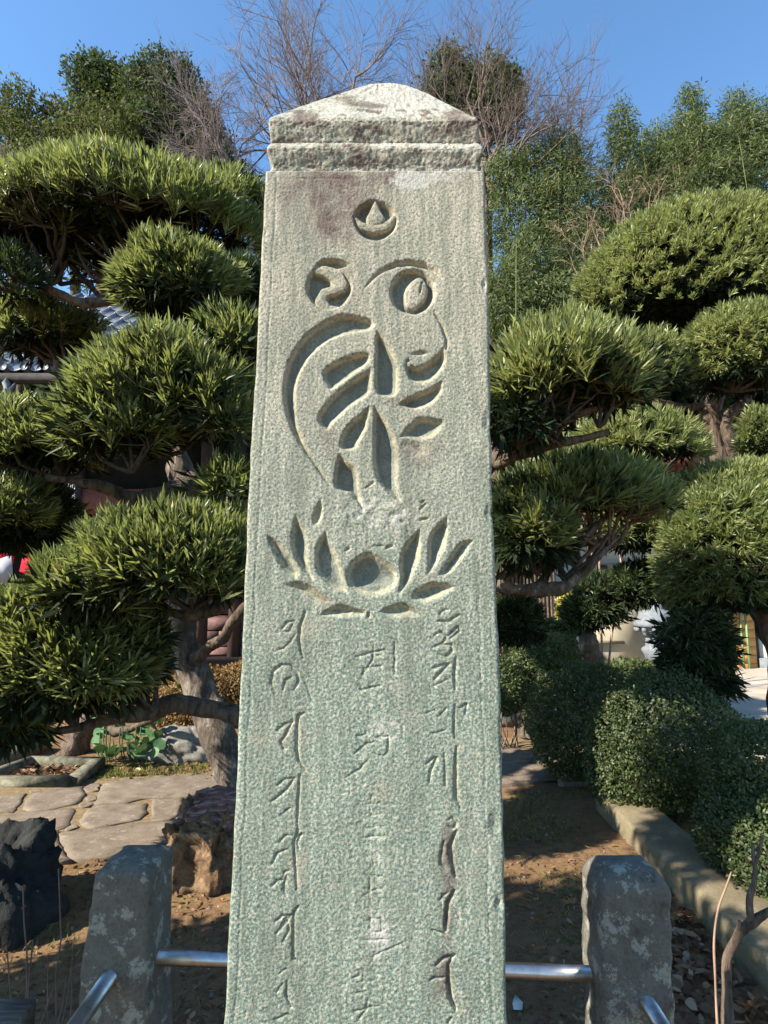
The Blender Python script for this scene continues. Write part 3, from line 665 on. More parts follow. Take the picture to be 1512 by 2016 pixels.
a = P(1277, 1978, 1.60); rail('dark steel rail coming forward from the right stone post at the bottom right', a+np.array([0, .05, 0]), a+np.array([-.02, -1.2, 0.0]), .020)

# ------------------------------------------------------------ rocks
def rock(name, label, cat, c, r, mat, seed, amp=.25, flat=0, n=40, freq=2.2, sq=1.0, tilt=0, parent=None):
    th = np.linspace(0, math.pi, n); ph = np.linspace(0, 2*math.pi, 2*n, endpoint=False)
    T, Ph = np.meshgrid(th, ph, indexing='ij')
    d = np.stack([np.sin(T)*np.cos(Ph), np.sin(T)*np.sin(Ph), np.cos(T)], -1)
    e = np.sign(d)*np.abs(d)**sq; e = e
    k = 1+amp*fbm3(d*freq+seed, 4)+.25*amp*vn3(d*14+seed)[...]
    V = e*k[..., None]*np.array(r)
    V[..., 0] += tilt*V[..., 2]
    V = V.reshape(-1, 3)+np.array(c); m = 2*n
    Fc = [(i*m+j, (i+1)*m+j, (i+1)*m+(j+1) % m, i*m+(j+1) % m) for i in range(n-1) for j in range(m)]
    o = obj(name, V, Fc, mat, parent, True)
    if parent is None: tag(o, label, cat)
    return o
g = G(350, 1500)
rock('garden_rock', 'low grey lichened boulder beside the round leaved plants behind the path', 'rock', (g[0], g[1]+.15, .06), (.40, .24, .21), M['rock_grey'], 3, .22)
rock('dark_rock', 'big black jagged rock at the left edge in shade before the paving', 'rock', (-1.90, 3.0, .0), (.27, .28, .38), M['rock_black'], 8, .3, sq=.8, freq=1.7, tilt=.12)
rock('mossy_rock', 'dark rounded rock half hidden under the clipped bushes beyond the path', 'rock', tuple(G(1010, 1440)+np.array([0, .3, .1])), (.3, .25, .22), M['rock_grey'], 12, .2)
# orange crumbling rock with purple banded top, behind the pillar on the left
gm = thing('layered_rock', 'crumbling orange brown rock with purple banded top next to the paving', 'rock', (-.98, 3.45, 0))
rock('crumbling_base', '', '', (-1.0, 3.45, .08), (.205, .2, .28), M['laterite'], 21, .26, sq=.7, freq=3.5, n=90, parent=gm)
rock('banded_top', '', '', (-.975, 3.52, .315), (.165, .16, .10), M['banded_rock'], 25, .2, sq=.7, freq=3, n=70, tilt=.35, parent=gm)

# ------------------------------------------------------------ small ground items on the left
def frame_box():
    f = thing('planter_frame', 'low square mossy concrete frame on the soil filled with dry leaves', 'planter frame', G(100, 1510))
    A, B, C_, D_ = G(-70, 1532, .1)[:2], G(153, 1532, .1)[:2], G(208, 1490, .1)[:2], G(60, 1488, .1)[:2]
    q = [A, B, C_, D_]; c = sum(q)/4
    inn = [c+(p-c)*.74 for p in q]
    for i in range(4):
        j = (i+1) % 4; mb = MB()
        V = [(*q[i], -.01), (*q[j], -.01), (*inn[j], -.01), (*inn[i], -.01), (*q[i], .1), (*q[j], .1), (*inn[j], .1), (*inn[i], .1)]
        mb.add(V, [(0, 3, 2, 1), (4, 5, 6, 7), (0, 1, 5, 4), (1, 2, 6, 5), (2, 3, 7, 6), (3, 0, 4, 7)]); mb.build('frame_side', M['concrete_frame'], f)
    return c
FC = frame_box()
mb = MB(); a = G(-60, 1500, .12); b = G(75, 1452, .12)
dr = nrm(np.array([b[0]-a[0], b[1]-a[1], 0])); sd = np.array([-dr[1], dr[0], 0])*.13
V = [a-sd, b-sd, b+sd, a+sd]; mb.add([(*p[:2], 0) for p in V]+[(*p[:2], .1) for p in V], [(0, 3, 2, 1), (4, 5, 6, 7), (0, 1, 5, 4), (1, 2, 6, 5), (2, 3, 7, 6), (3, 0, 4, 7)])
tag(mb.build('edging_block', M['kerb_stone']), 'plain pale concrete edging block lying behind the square frame at the left edge', 'edging block')
mb = MB(); a = P(-120, 1975, 1.5); b = P(70, 1970, 1.62)
zt_ = P(30, 1966, 1.66)[2]; mb.box(a[0], b[0]-.02, 1.45, 1.66, zt_-.09, zt_); tag(mb.build('weathered_beam', M['weathered_plank']), 'end of a weathered grey beam poking in at the bottom left corner', 'wooden beam')
mb = MB(); c = G(1020, 1985, .02)
mb.add([c+np.array(p)*np.array([.6, .7, .55]) for p in [(-.03, -.01, 0), (.02, -.02, .005), (.035, .02, .02), (-.005, .045, .05), (-.03, .02, .015), (0, 0, -.01)]], [(0, 1, 3), (1, 2, 3), (3, 4, 0), (0, 5, 1), (2, 1, 5), (4, 3, 2)])
tag(mb.build('paper_scrap', M['paper']), 'small crumpled white scrap lying on the soil right of the pillar foot', 'paper scrap')

# ------------------------------------------------------------ temple hall at the left
hall = thing('temple_hall', 'dark timber temple hall with grey tiled eaves behind the left pines', 'temple hall', (-6, 9, 0))
ze = P(75, 738, 7.5)[2]
def hb(name, mat, *b):
    mb = MB(); mb.box(*b); return mb.build(name, mat, hall)
hb('wall', M['interior'], -12, -1.6, 11.0, 11.2, 0, ze+.2)
hb('side_wall', M['dark_wood'], -1.6, -1.45, 9.0, 11.2, 0, ze+.2)
hb('ceiling', M['interior'], -12, -1.5, 8.3, 11.1, ze-.1, ze)
zb = P(130, 965, 8.6)[2]
hb('lintel', M['red_wood'], -12, -1.5, 8.9, 9.05, P(300, 1000, 9)[2]-.1, P(300, 965, 9)[2])
hb('upper_wall', M['interior'], -12, -1.5, 9.06, 9.16, P(300, 975, 9)[2], ze)
for px in (150, 405, 470): 
    x = P(px, 1000, 8.9)[0]; hb('post', M['dark_wood'], x-.08, x+.08, 8.82, 8.98, 0, ze)
x0 = P(365, 1000, 9.2)[0]
zt = P(400, 1185, 9.2)[2]
hb('floor_edge', M['dark_wood'], -12, -1.5, 8.75, 11, .45, .6)
# foundation of dark purple blocks, each block a piece
bm_me = None
xw = -4.6; rows = 8
for r in range(rows):
    for c in range(9):
        w = .46; x = xw+c*w+(r % 2)*.2
        if x+w > -1.3: continue
        mb = MB(); mb.box(x+.01, x+w-.01, 9.19, 9.3, r*.24+.01, r*.24+.23)
        if bm_me is None:
            o = mb.build('wall_block', M['purple_brick'], hall); bm_me = o.data; base = (x, r*.24); bl = o.location.copy()
        else:
            o = link('wall_block', bm_me, hall); o.location = (x-base[0], 0, r*.24-base[1])
# roof: sloping deck, round tiles, gutter
z2 = P(150, 590, 11.2)[2]; sl = (z2-ze)/(11.2-7.5)
mb = MB(); mb.add([(-12, 7.5, ze-.06), (-1.9, 7.5, ze-.06), (-1.9, 11.2, z2-.06), (-12, 11.2, z2-.06), (-12, 7.5, ze), (-1.9, 7.5, ze), (-1.9, 11.2, z2), (-12, 11.2, z2)], [(0, 3, 2, 1), (4, 5, 6, 7), (0, 1, 5, 4), (1, 2, 6, 5), (2, 3, 7, 6), (3, 0, 4, 7)])
mb.build('roof_deck', M['gutter'], hall)
tp = P(41, 735, 7.5)[0]-P(0, 735, 7.5)[0]; pitch = tp  # one tile width as in the photo
def tile_mesh():
    n = 14; L = .36; V = []; a = np.linspace(0, 1, n)
    prof = np.where(a < .3, .055*np.sin(a/.3*math.pi), -.035*np.sin((a-.3)/.7*math.pi))
    for y, dz in ((0, .03), (L*.999, .0)):
        for th in (0, -.022):
            for i in range(n): V.append((a[i]*pitch, y, dz+prof[i]+th+sl*y*1.0+.05))
    Fc = []
    for i in range(n-1):
        Fc += [(i, i+1, 2*n+i+1, 2*n+i), (n+i, 3*n+i, 3*n+i+1, n+i+1), (i, n+i, n+i+1, i+1), (2*n+i, 2*n+i+1, 3*n+i+1, 3*n+i)]
    return V, Fc
V, Fc = tile_mesh()
tme = None
for r in range(11):
    for c in range(24):
        x = -9.0+c*pitch*1.0
        if c*pitch-9.0 > -2.2: break
        if tme is None:
            o = obj('roof_tile', np.array(V)+np.array([x, 7.44+r*.34, ze+r*.34*sl]), Fc, M['roof_tile'], hall, True); tme = o.data; b0 = (x, r)
        else:
            o = link('roof_tile', tme, hall); o.location = (x-b0[0], (r-b0[1])*.34, (r-b0[1])*.34*sl)
# round end caps of the tile ridges along the eave
cme = None
for c in range(24):
    x = -9.0+c*pitch+.15*pitch
    if x > -2.2: break
    if cme is None:
        mb = MB(); mb.tube([(x, 7.40, ze+.085), (x, 7.43, ze+.085), (x, 7.52, ze+.09)], [.055, .06, .06], 14); o = mb.build('eave_cap', M['roof_tile'], hall, True); cme = o.data; x00 = x
    else: o = link('eave_cap', cme, hall); o.location = (x-x00, 0, 0)
mb = MB(); mb.tube([(-12, 7.38, ze-.10), (-6, 7.38, ze-.10), (-1.9, 7.38, ze-.10)], .075, 12); mb.build('gutter', M['gutter'], hall, True)
g0 = P(12, 765, 7.35); mb = MB()
mb.tube([P(-20, 790, 7.3), P(0, 782, 7.3), P(10, 772, 7.3), P(13, 766, 7.3)], [.03, .028, .025, .03], 8); mb.tube([P(13, 770, 7.3), P(13, 755, 7.3), P(14, 744, 7.3)], [.02, .055, .012], 8); mb.tube([P(16, 768, 7.3), P(24, 762, 7.3), P(30, 754, 7.3)], [.02, .02, .003], 6)
mb.build('eave_ornament', M['white_stone'], hall, True)
# rain chain
ch = thing('rain_chain', 'pale metal double chain hanging from the hall eave with a small tray', 'chain', P(142, 1000, 8.0))
lme = None
for s in (-1, 1):
    for k in range(13):
        p = P(141+s*4, 950+k*7.4, 8.0)
        if lme is None:
            mb = MB(); a = np.linspace(0, 2*math.pi, 13); mb.tube([(p[0]+.018*math.cos(q), p[1], p[2]+.032*math.sin(q)) for q in a], .006, 5, False)
            o = mb.build('chain_link', M['chain_metal'], ch, True); lme = o.data; lp = p
        else: o = link('chain_link', lme, ch); o.location = tuple(p-lp)
        o.rotation_euler = (0, 0, 0)
p = P(143, 1032, 8.0); mb = MB(); mb.box(p[0]-.07, p[0]+.06, 7.94, 8.06, p[2]-.035, p[2]+.035); mb.build('tray', M['chain_metal'], ch)
p = P(147, 950, 8.0); mb = MB(); mb.box(p[0]-.05, p[0]+.05, 7.97, 8.03, p[2]-.01, p[2]+.02); mb.build('hook_plate', M['chain_metal'], ch)
# banner
def cloth(name, label, cat, pts, Y, mat, th=.006):
    n = len(pts); V = [P(x, y, Y+.05*math.sin(x*.09)) for x, y in pts]; c = sum(V)/n
    VV = V+[v+np.array([0, .012, 0]) for v in V]; m = len(VV)
    Fc = [tuple(range(n)), tuple(range(n, 2*n))[::-1]]+[(i, (i+1) % n, n+(i+1) % n, n+i)[::-1] for i in range(n)]
    o = obj(name, VV, Fc, mat); tag(o, label, cat)
cloth('red_banner', 'plain crimson cloth banner hanging at the hall front by the left edge', 'banner', [(38, 1125), (45, 1095), (56, 1075), (66, 1062), (76, 1075), (74, 1100), (68, 1135)], 6.6, M['red_cloth'])
cloth('white_banner', 'white cloth hanging left of the crimson banner at the left edge', 'banner', [(-40, 1150), (-40, 1095), (0, 1100), (22, 1092), (24, 1128), (10, 1150)], 6.9, M['white_cloth'])
cloth('pink_banner', 'red and pink cloth strip behind the white cloth at the left edge', 'banner', [(-40, 1090), (-10, 1070), (12, 1072), (28, 1095), (24, 1112), (0, 1105)], 7.1, M['red_cloth'])

# ------------------------------------------------------------ buildings on the right
wh = thing('white_house', 'pale plastered house with brown posts seen between the right trees', 'house', (5, 13.5, 0))
def hp(par, name, mat, x0, y0, x1, y1, Y, d=.1, bev=0):
    a = P(x0, y1, Y); b = P(x1, y0, Y); ym = (y0+y1)/2; mb = MB(); mb.box(P(x0, ym, Y)[0], P(x1, ym, Y)[0], Y, Y+d, a[2], b[2]); return mb.build(name, mat, par)
hp(wh, 'wall', M['plaster'], 1030, 1110, 1175, 1338, 12.0, 2.0)
hp(wh, 'cream_wall', M['plaster_beige'], 1165, 1110, 1290, 1338, 11.9, 1.8)
hp(wh, 'wall_base', M['kerb_stone'], 1030, 1300, 1200, 1338, 11.82, .06)
for x in (1069, 1083): hp(wh, 'window_post', M['red_wood'], x, 1120, x+5, 1245, 11.85, .1)
hp(wh, 'window_frame', M['dark_wood'], 1178, 1112, 1196, 1130, 11.84, .05)
hp(wh, 'step', M['kerb_stone'], 1150, 1262, 1230, 1268, 11.8, .08)
hp(wh, 'eaves', M['dark_wood'], 1010, 1040, 1420, 1062, 11.2, 3.0)
hp(wh, 'upper_wall', M['plaster'], 1040, 1062, 1400, 1109, 12.05, 1.7)
bh = thing('orange_door_house', 'pale walled outbuilding with an orange plank door at the right edge', 'house', (8, 12.5, 0))
hp(bh, 'wall', M['plaster_beige'], 1196, 1130, 1418, 1338, 14.2, 1.5)
hp(bh, 'side_wall', M['plaster'], 1494, 1180, 1640, 1330, 12.4, 1.5)
hp(bh, 'lower_wall', M['white_stone'], 1498, 1296, 1640, 1332, 12.3, .08)
door = hp(bh, 'door', M['gutter'], 1412, 1200, 1493, 1326, 12.4, .3)
for i in range(7):
    y = 1206+i*17; a = P(1414, y+16.2, 12.3); b = P(1490, y, 12.3); mb = MB(); mb.box(P(1415, 1260, 12.3)[0], P(1491, 1260, 12.3)[0], 12.36, 12.395, a[2], b[2]); mb.build('plank', M['wood_orange'], door)
for x in (1460, 1471): hp(bh, 'door_pole', M['green_paint'], x, 1190, x+3, 1324, 12.2, .04)
hp(bh, 'roof_edge', M['dark_wood'], 1400, 1170, 1640, 1186, 12.0, 2.5)
# small brown roofed structure seen above
sh = thing('small_shelter', 'little brown roofed shelter with rafters peeping between pine pads', 'shelter', (6, 11, 0))
hp(sh, 'wall', M['plaster'], 1345, 925, 1400, 1000, 11.3, .6)
hp(sh, 'back_wall', M['purple_brick'], 1305, 958, 1345, 1000, 11.0, .6)
hp(sh, 'roof', M['red_wood'], 1308, 893, 1385, 912, 10.6, 1.4)
for i in range(5):
    x = 1312+i*12; a = P(x, 918, 10.7); b = P(x-6, 948, 11.0); mb = MB(); mb.tube([a, (a+b)/2, b], .035, 5); mb.build('rafter', M['red_wood'], sh)
hp(sh, 'beam', M['dark_wood'], 1300, 945, 1345, 953, 10.9, .1)
# slatted fence and red post behind the pillar
sf = thing('slat_fence', 'dark upright bamboo slat screen just right of the pillar under the pine limb', 'fence', P(1015, 1150, 8.5)*np.array([1, 1, 0]))
for i in range(16):
    x = 978+i*7.5; a = P(x, 1140, 8.5); mb = MB(); mb.tube([(a[0], 8.5, 0), (a[0]+.01, 8.5, 1.2), (a[0], 8.5, P(x, 1050, 8.5)[2])], .019, 6); mb.build('slat', M['twig'], sf, True)
hp(sf, 'rail', M['dark_wood'], 970, 1062, 1100, 1068, 8.53, .04)
hp(sf, 'panel', M['dark_wood'], 970, 1050, 1066, 1260, 8.62, .04)
mb = MB(); a = P(973, 1140, 8.3); b = P(983, 1078, 8.3); mb.box(a[0], b[0], 8.3, 8.4, 0, b[2]); tag(mb.build('red_post', M['red_wood']), 'reddish wooden post at the right edge of the pillar before the slat screen', 'post')
# white carved pedestal
pd = thing('white_pedestal', 'white carved stone lantern base with moulded rings in the yard', 'stone lantern', (P(1297, 1310, 11.3)[0], 11.3, 0))
cx = P(1297, 1310, 11.3)[0]; zf = lambda y: P(1297, y, 11.3)[2]; pm = 11.3/F
def ring(name, tab):
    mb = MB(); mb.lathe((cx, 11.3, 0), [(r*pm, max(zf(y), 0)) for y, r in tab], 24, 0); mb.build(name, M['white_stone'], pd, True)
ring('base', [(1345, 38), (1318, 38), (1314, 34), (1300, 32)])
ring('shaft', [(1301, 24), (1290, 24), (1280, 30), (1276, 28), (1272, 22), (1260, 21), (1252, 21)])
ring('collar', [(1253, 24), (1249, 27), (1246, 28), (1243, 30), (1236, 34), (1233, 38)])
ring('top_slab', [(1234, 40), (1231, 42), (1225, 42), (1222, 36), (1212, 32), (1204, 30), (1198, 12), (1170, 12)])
lob = None
for k in range(12):
    a = k*math.pi/6; mb = MB(); c = (cx+.40*math.cos(a)*.9, 11.3+.40*math.sin(a)*.9, zf(1239)); 
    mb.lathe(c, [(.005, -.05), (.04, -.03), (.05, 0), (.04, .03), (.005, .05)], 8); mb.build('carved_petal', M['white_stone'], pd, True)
# ------------------------------------------------------------ leaves
simple('twig_shaded', (.03, .02, .015), (.10, .07, .05), 40, .9, .2, 0)  # darker copy of twig; shade under the pads is put into its colour
def leaves(name, base, d, axis, L, Wd, mat, parent, four=True, droop=.12, seed=0, kind='stuff'):
    rs = np.random.RandomState(seed+500); n = len(base)
    d = nrm(d); side = nrm(np.cross(d, axis)+rs.randn(n, 3)*.35); side = nrm(side-d*(side*d).sum(1)[:, None])
    up = np.cross(side, d)
    L = np.broadcast_to(L, (n,))[:, None]; Wd = np.broadcast_to(Wd, (n,))[:, None]
    cv = (rs.rand(n)[:, None]*2-.7)*droop
    dn = np.array([0, 0, -1.0])
    if four:
        a = base+d*L*.28; b = base+d*L*.72-up*cv*L*.35+dn*droop*L*.2; c = base+d*L-up*cv*L+dn*droop*L*.5
        V = np.stack([base, a+side*Wd*.5, a-side*Wd*.5, b+side*Wd*.45, b-side*Wd*.45, c], 1).reshape(-1, 3)
        k = (np.arange(n)*6)[:, None]
        fl = np.concatenate([k+np.array([[0, 2, 1]]), k+np.array([[1, 2, 4, 3]]), k+np.array([[3, 4, 5]])], 1).ravel()
        tot = np.tile([3, 4, 3], n)
    else:
        m = base+d*L*.5-up*cv*L*.2
        V = np.stack([base, m+side*Wd*.5, base+d*L-up*cv*L, m-side*Wd*.5], 1).reshape(-1, 3)
        k = (np.arange(n)*4)[:, None]; fl = (k+np.array([[0, 3, 2, 1]])).ravel(); tot = np.full(n, 4)
    st = np.concatenate([[0], np.cumsum(tot)[:-1]])
    if parent is not None: V = V-wloc(parent)
    o = link(name, mesh_np(name, V, fl, st, tot, mat, False), parent)
    if kind: o['kind'] = kind
    return o
def rdir(rs, n): return nrm(rs.randn(n, 3))
def sprigs(P0, axis, k, Ls, L, Wd, name, mat, parent, seed=0, spread=1.0, four=True, droop=.12):
    """shoots with k leaves fanned round an axis"""
    rs = np.random.RandomState(seed+77); n = len(P0)
    t_ = np.tile(np.linspace(0, 1, k), n); Pb = np.repeat(P0, k, 0); A = np.repeat(axis, k, 0)
    perp = rdir(rs, n*k); perp = nrm(perp-A*(perp*A).sum(1)[:, None])
    th = (1.15-.85*t_+rs.randn(n*k)*.16)*spread
    d = A*np.cos(th)[:, None]+perp*np.sin(th)[:, None]
    b = Pb+A*(t_*Ls)[:, None]
    return leaves(name, b, d, A, L*(.65+.45*rs.rand(n*k)), Wd*(.8+.4*rs.rand(n*k)), mat, parent, four, droop, seed)
TW = {}
def twig_mesh(mb, a, b, r0, r1, rs, n=5, bend=.12, sides=4):
    m = np.linspace(0, 1, n)[:, None]; L = np.linalg.norm(b-a)
    off = rs.randn(3)*bend*L; off2 = rs.randn(n, 3)*bend*.2*L
    pts = a+(b-a)*m+off*(m*(1-m)*2)+off2*(m*(1-m)*4)+np.array([0, 0, -.25])*L*m*(1-m)
    mb.tube(pts, r0+(r1-r0)*m[:, 0], sides, False)
def pad(tree, cx, cy, rx, ry, Y, L=.13, W=.011, sp=.065, mat='leaf_maki', zmin=-.2, k=18, depth=.8, seed=1, twigs=50, anchor=None, lump=.14, inner=.45, spread=1.0, name='foliage_pad', Ls=None, bark='twig_shaded', upb=.6, tilt=0.0, fill=1.5):
    rs = np.random.RandomState(seed); c = P(cx, cy, Y); s = Y/F/cp
    a, b, h = rx*s, rx*s*depth, ry*s
    area = 4*math.pi*(((a*b)**1.6+(a*h)**1.6+(b*h)**1.6)/3)**(1/1.6)*.5*(1-zmin)
    n = int(area/sp**2)
    D = rdir(rs, int(n*2.4)+20); D = D[D[:, 2] > zmin+rs.randn(len(D))*.07][:n]
    D = D[(D[:, 1] < .25) | (D[:, 2] > .75) | (rs.rand(len(D)) < .4)]
    kk = 1+lump*fbm3(D*2.2+seed*3.1, 3)+rs.randn(len(D))*.02
    ax = np.array([a, b, h])
    p = D*ax*kk[:, None]; p[:, 2] += tilt*p[:, 0]; p = p+c
    nn = nrm(D/ax); axis = nrm(nn*.8+np.array([0, 0, upb])+rs.randn(len(D), 3)*.24)
    Ls = Ls or L*.7
    sprigs(p-axis*(Ls+.38*L), axis, k, Ls, L, W*1.1, name, M[mat], tree, seed, spread*.8)
    if inner:  # wide dark leaves added inside to block light
        m = int(n*inner*fill*.8); D2 = rdir(rs, m*3); D2 = D2[D2[:, 2] > zmin-.05][:m]
        k2 = .3+.42*rs.rand(len(D2)); low = rs.rand(len(D2)) < .55
        D2[low, 2] = zmin+(rs.rand(low.sum())**2)*.35
        p2 = D2*ax*k2[:, None]; p2[low] = (D2*ax)[low]*np.stack([rs.rand(low.sum())**.5*.8]*2+[np.ones(low.sum())], 1); p2[:, 2] += tilt*p2[:, 0]; p2 = p2+c
        sprigs(p2, nrm(nrm(D2/ax)+rs.randn(len(D2), 3)*.5), max(8, k//2), Ls, L, W*2.6, 'inner_foliage', M['leaf_inner_shade'], tree, seed+9, 1.2, four=False)
    if twigs:
        mb = MB(); an = anchor if anchor is not None else [(cx, cy+ry*.55)]
        A = [P(q[0], q[1], Y+(q[2] if len(q) > 2 else 0)) for q in an]
        ids = rs.choice(len(p), min(twigs, len(p)), replace=False)
        hubs = []
        for q in range(max(3, twigs//9)):
            t0 = p[rs.randint(len(p))]; a0 = A[rs.randint(len(A))]; hb_ = a0+(t0-a0)*(.45+.2*rs.rand()); hubs.append(hb_)
            twig_mesh(mb, a0, hb_, .017*Y/4, .010*Y/4, rs, 6, .12, 5)
        H = np.array(hubs)
        for i in ids:
            hb_ = H[np.argmin(np.linalg.norm(H-p[i], axis=1)+rs.rand(len(H))*.2)]
            twig_mesh(mb, hb_, p[i]-axis[i]*Ls, .0075*Y/4, .003*Y/4, rs, 4, .1, 3)
        o = mb.build('twig', M[bark], tree); o['kind'] = 'stuff'
def limb(tree, pts, rr, mat='bark', name='branch', n=8, sub=5, rough=.12, seed=0):
    """pts: px,py,Y ; smooth gnarly tube"""
    W = np.array([P(*q) for q in pts]); m = len(W); t0 = np.arange(m); t1 = np.linspace(0, m-1, (m-1)*sub+1)
    # catmull-rom
    out = []
    for t in t1:
        i = min(int(t), m-2); f = t-i; p0 = W[max(i-1, 0)]; p1 = W[i]; p2 = W[i+1]; p3 = W[min(i+2, m-1)]
        out.append(.5*((2*p1)+(-p0+p2)*f+(2*p0-5*p1+4*p2-p3)*f*f+(-p0+3*p1-3*p2+p3)*f**3))
    out = np.array(out); r = np.interp(t1, t0, rr)
    mb = MB(); rs = np.random.RandomState(seed)
    nn = n
    T = nrm(np.gradient(out, axis=0)); up = np.array([0.02, 1, .1]); A = nrm(np.cross(T, up)); B = np.cross(T, A)
    th = np.arange(nn)*2*math.pi/nn
    dirs = np.cos(th)[None, :, None]*A[:, None]+np.sin(th)[None, :, None]*B[:, None]
    V = out[:, None]+dirs*r[:, None, None]
    k = 1+rough*2*fbm3(V*np.array([9, 9, 9.])+seed, 3)+rough*vn3(dirs*3+out[:, None]*2)
    V = out[:, None]+dirs*(r[:, None]*k)[..., None]
    mm = len(out)
    Fc = [(i*nn+j, i*nn+(j+1) % nn, (i+1)*nn+(j+1) % nn, (i+1)*nn+j) for i in range(mm-1) for j in range(nn)]
    Fc += [tuple(range(nn)), tuple(range((mm-1)*nn, mm*nn))[::-1]]
    mb.add(V.reshape(-1, 3), Fc)
    return mb.build(name, M[mat], tree, True)
def tree_(label, px, py, Y, name='pine_tree', cat='tree', group=None):
    a = P(px, py, Y); return thing(name, label, cat, (a[0], Y, 0), group)

# ------------------------------------------------------------ left near cloud-pruned tree
A_ = tree_('large cloud pruned tree left of the pillar with pale leaning trunk and long narrow leaves', 460, 1580, 4.2, 'podocarpus_tree')
limb(A_, [(490, 1660, 4.1), (468, 1570, 4.15), (438, 1475, 4.2), (404, 1385, 4.25), (375, 1310, 4.3), (362, 1240, 4.3), (364, 1170, 4.3), (372, 1080, 4.3), (362, 960, 4.35), (348, 900, 4.4), (330, 820, 4.5), (300, 680, 4.8), (280, 560, 5.0)],
     [.10, .098, .105, .105, .10, .085, .08, .085, .10, .095, .08, .06, .05], 'bark_pale', 'trunk', 20, 8, .13, 1)
limb(A_, [(520, 1425, 3.6), (460, 1405, 3.6), (400, 1395, 3.6), (340, 1385, 3.55), (290, 1402, 3.5), (235, 1410, 3.4), (180, 1425, 3.4), (110, 1440, 3.3), (20, 1440, 3.3)], [.07, .062, .055, .055, .048, .04, .03, .02, .012], 'bark', 'branch', 12, 6, .15, 2)
limb(A_, [(490, 1190, 4.0), (462, 1222, 4.05), (440, 1255, 4.1), (415, 1270, 4.15), (385, 1300, 4.2)], [.03, .035, .045, .04, .05], 'bark', 'branch', 10, 6, .2, 3)
limb(A_, [(390, 950, 4.3), (330, 975, 4.1), (270, 985, 4.0), (225, 965, 3.9), (160, 950, 3.8), (90, 940, 3.8)], [.08, .07, .06, .045, .03, .02], 'bark', 'branch', 12, 6, .2, 5)
limb(A_, [(500, 830, 3.9), (450, 800, 3.8), (420, 785, 3.7), (380, 800, 3.6), (330, 860, 3.5)], [.03, .03, .025, .02, .015], 'bark', 'branch', 8, 5, .2, 6)
limb(A_, [(480, 1100, 3.6), (450, 1180, 3.5), (380, 1210, 3.4), (300, 1200, 3.3), (200, 1195, 3.2)], [.04, .04, .035, .028, .016], 'bark', 'branch', 10, 5, .2, 7)
limb(A_, [(290, 600, 5.0), (240, 590, 4.9), (160, 595, 4.8), (80, 560, 4.8)], [.05, .045, .04, .025], 'bark', 'branch', 10, 5, .2, 8)
limb(A_, [(290, 640, 5.0), (330, 540, 5.0), (400, 480, 5.0)], [.05, .035, .02], 'bark', 'branch', 8, 5, .2, 9)
B_ = [(200, 590), (290, 600), (350, 590), (120, 560)]
pad(A_, 255, 485, 305, 165, 5.0, L=.15, W=0.0104, sp=0.0624, mat='leaf_maki', zmin=.02, depth=.7, seed=11, twigs=240, anchor=B_, inner=.35, lump=.12)
pad(A_, 60, 430, 120, 100, 4.8, L=.15, W=0.0104, sp=0.0680, mat='leaf_maki', zmin=-.4, depth=.8, seed=12, twigs=50, anchor=[(100, 560)], inner=.35, lump=.2)
pad(A_, 20, 540, 75, 60, 4.7, L=.14, W=0.0096, sp=0.0720, mat='leaf_maki_dark', zmin=-.5, seed=13, twigs=30, inner=.3, lump=.25)
pad(A_, 440, 400, 105, 62, 5.2, L=.14, W=0.0096, sp=0.0640, mat='leaf_maki', zmin=-.1, seed=14, twigs=40, inner=.4)
pad(A_, 352, 555, 128, 92, 4.2, L=.125, W=0.0088, sp=0.0496, mat='leaf_maki', zmin=-.45, seed=15, twigs=60, anchor=[(380, 610)], inner=.6, lump=.18)
pad(A_, 475, 560, 60, 62, 4.5, L=.12, W=0.0080, sp=0.0560, mat='leaf_maki_dark', zmin=-.5, seed=16, twigs=30, inner=.7)
# big bright middle pad, made of lobes
pad(A_, 325, 800, 190, 150, 3.5, L=.15, W=0.0096, sp=0.0480, zmin=-.05, seed=17, twigs=120, anchor=[(330, 900), (250, 930), (400, 860)], inner=.6, lump=.16)
pad(A_, 230, 840, 120, 105, 3.3, L=.15, W=0.0096, sp=0.0496, zmin=-.15, seed=18, twigs=50, anchor=[(260, 930)], inner=.4, lump=.15)
pad(A_, 455, 690, 80, 90, 3.5, L=.15, W=0.0096, sp=0.0496, zmin=-.25, seed=19, twigs=60, anchor=[(470, 800)], inner=.5, lump=.2)
pad(A_, 440, 815, 65, 55, 3.3, L=.14, W=0.0096, sp=0.0600, zmin=-.5, seed=20, twigs=50, anchor=[(480, 830)], inner=.2, lump=.2)
pad(A_, 445, 950, 55, 48, 3.3, L=.14, W=0.0096, sp=0.0600, zmin=-.45, seed=21, twigs=20, anchor=[(480, 960)], inner=.3, lump=.2)
pad(A_, 60, 880, 150, 92, 3.9, L=.13, W=0.0088, sp=0.0528, zmin=-.1, seed=22, twigs=80, anchor=[(120, 940), (60, 930)], inner=.7, lump=.12)
# lower bright pad
pad(A_, 340, 1120, 200, 118, 3.15, L=.14, W=0.0100, sp=0.0440, zmin=-.05, seed=23, twigs=120, anchor=[(380, 1205), (300, 1200)], inner=.6, lump=.12)
pad(A_, 190, 1160, 115, 80, 3.0, L=.14, W=0.0100, sp=0.0464, zmin=-.15, seed=24, twigs=50, anchor=[(230, 1200)], inner=.5, lump=.15)
pad(A_, 450, 1090, 55, 95, 3.2, L=.14, W=0.0100, sp=0.0480, zmin=-.5, seed=25, twigs=40, anchor=[(480, 1170)], inner=.3, lump=.15)
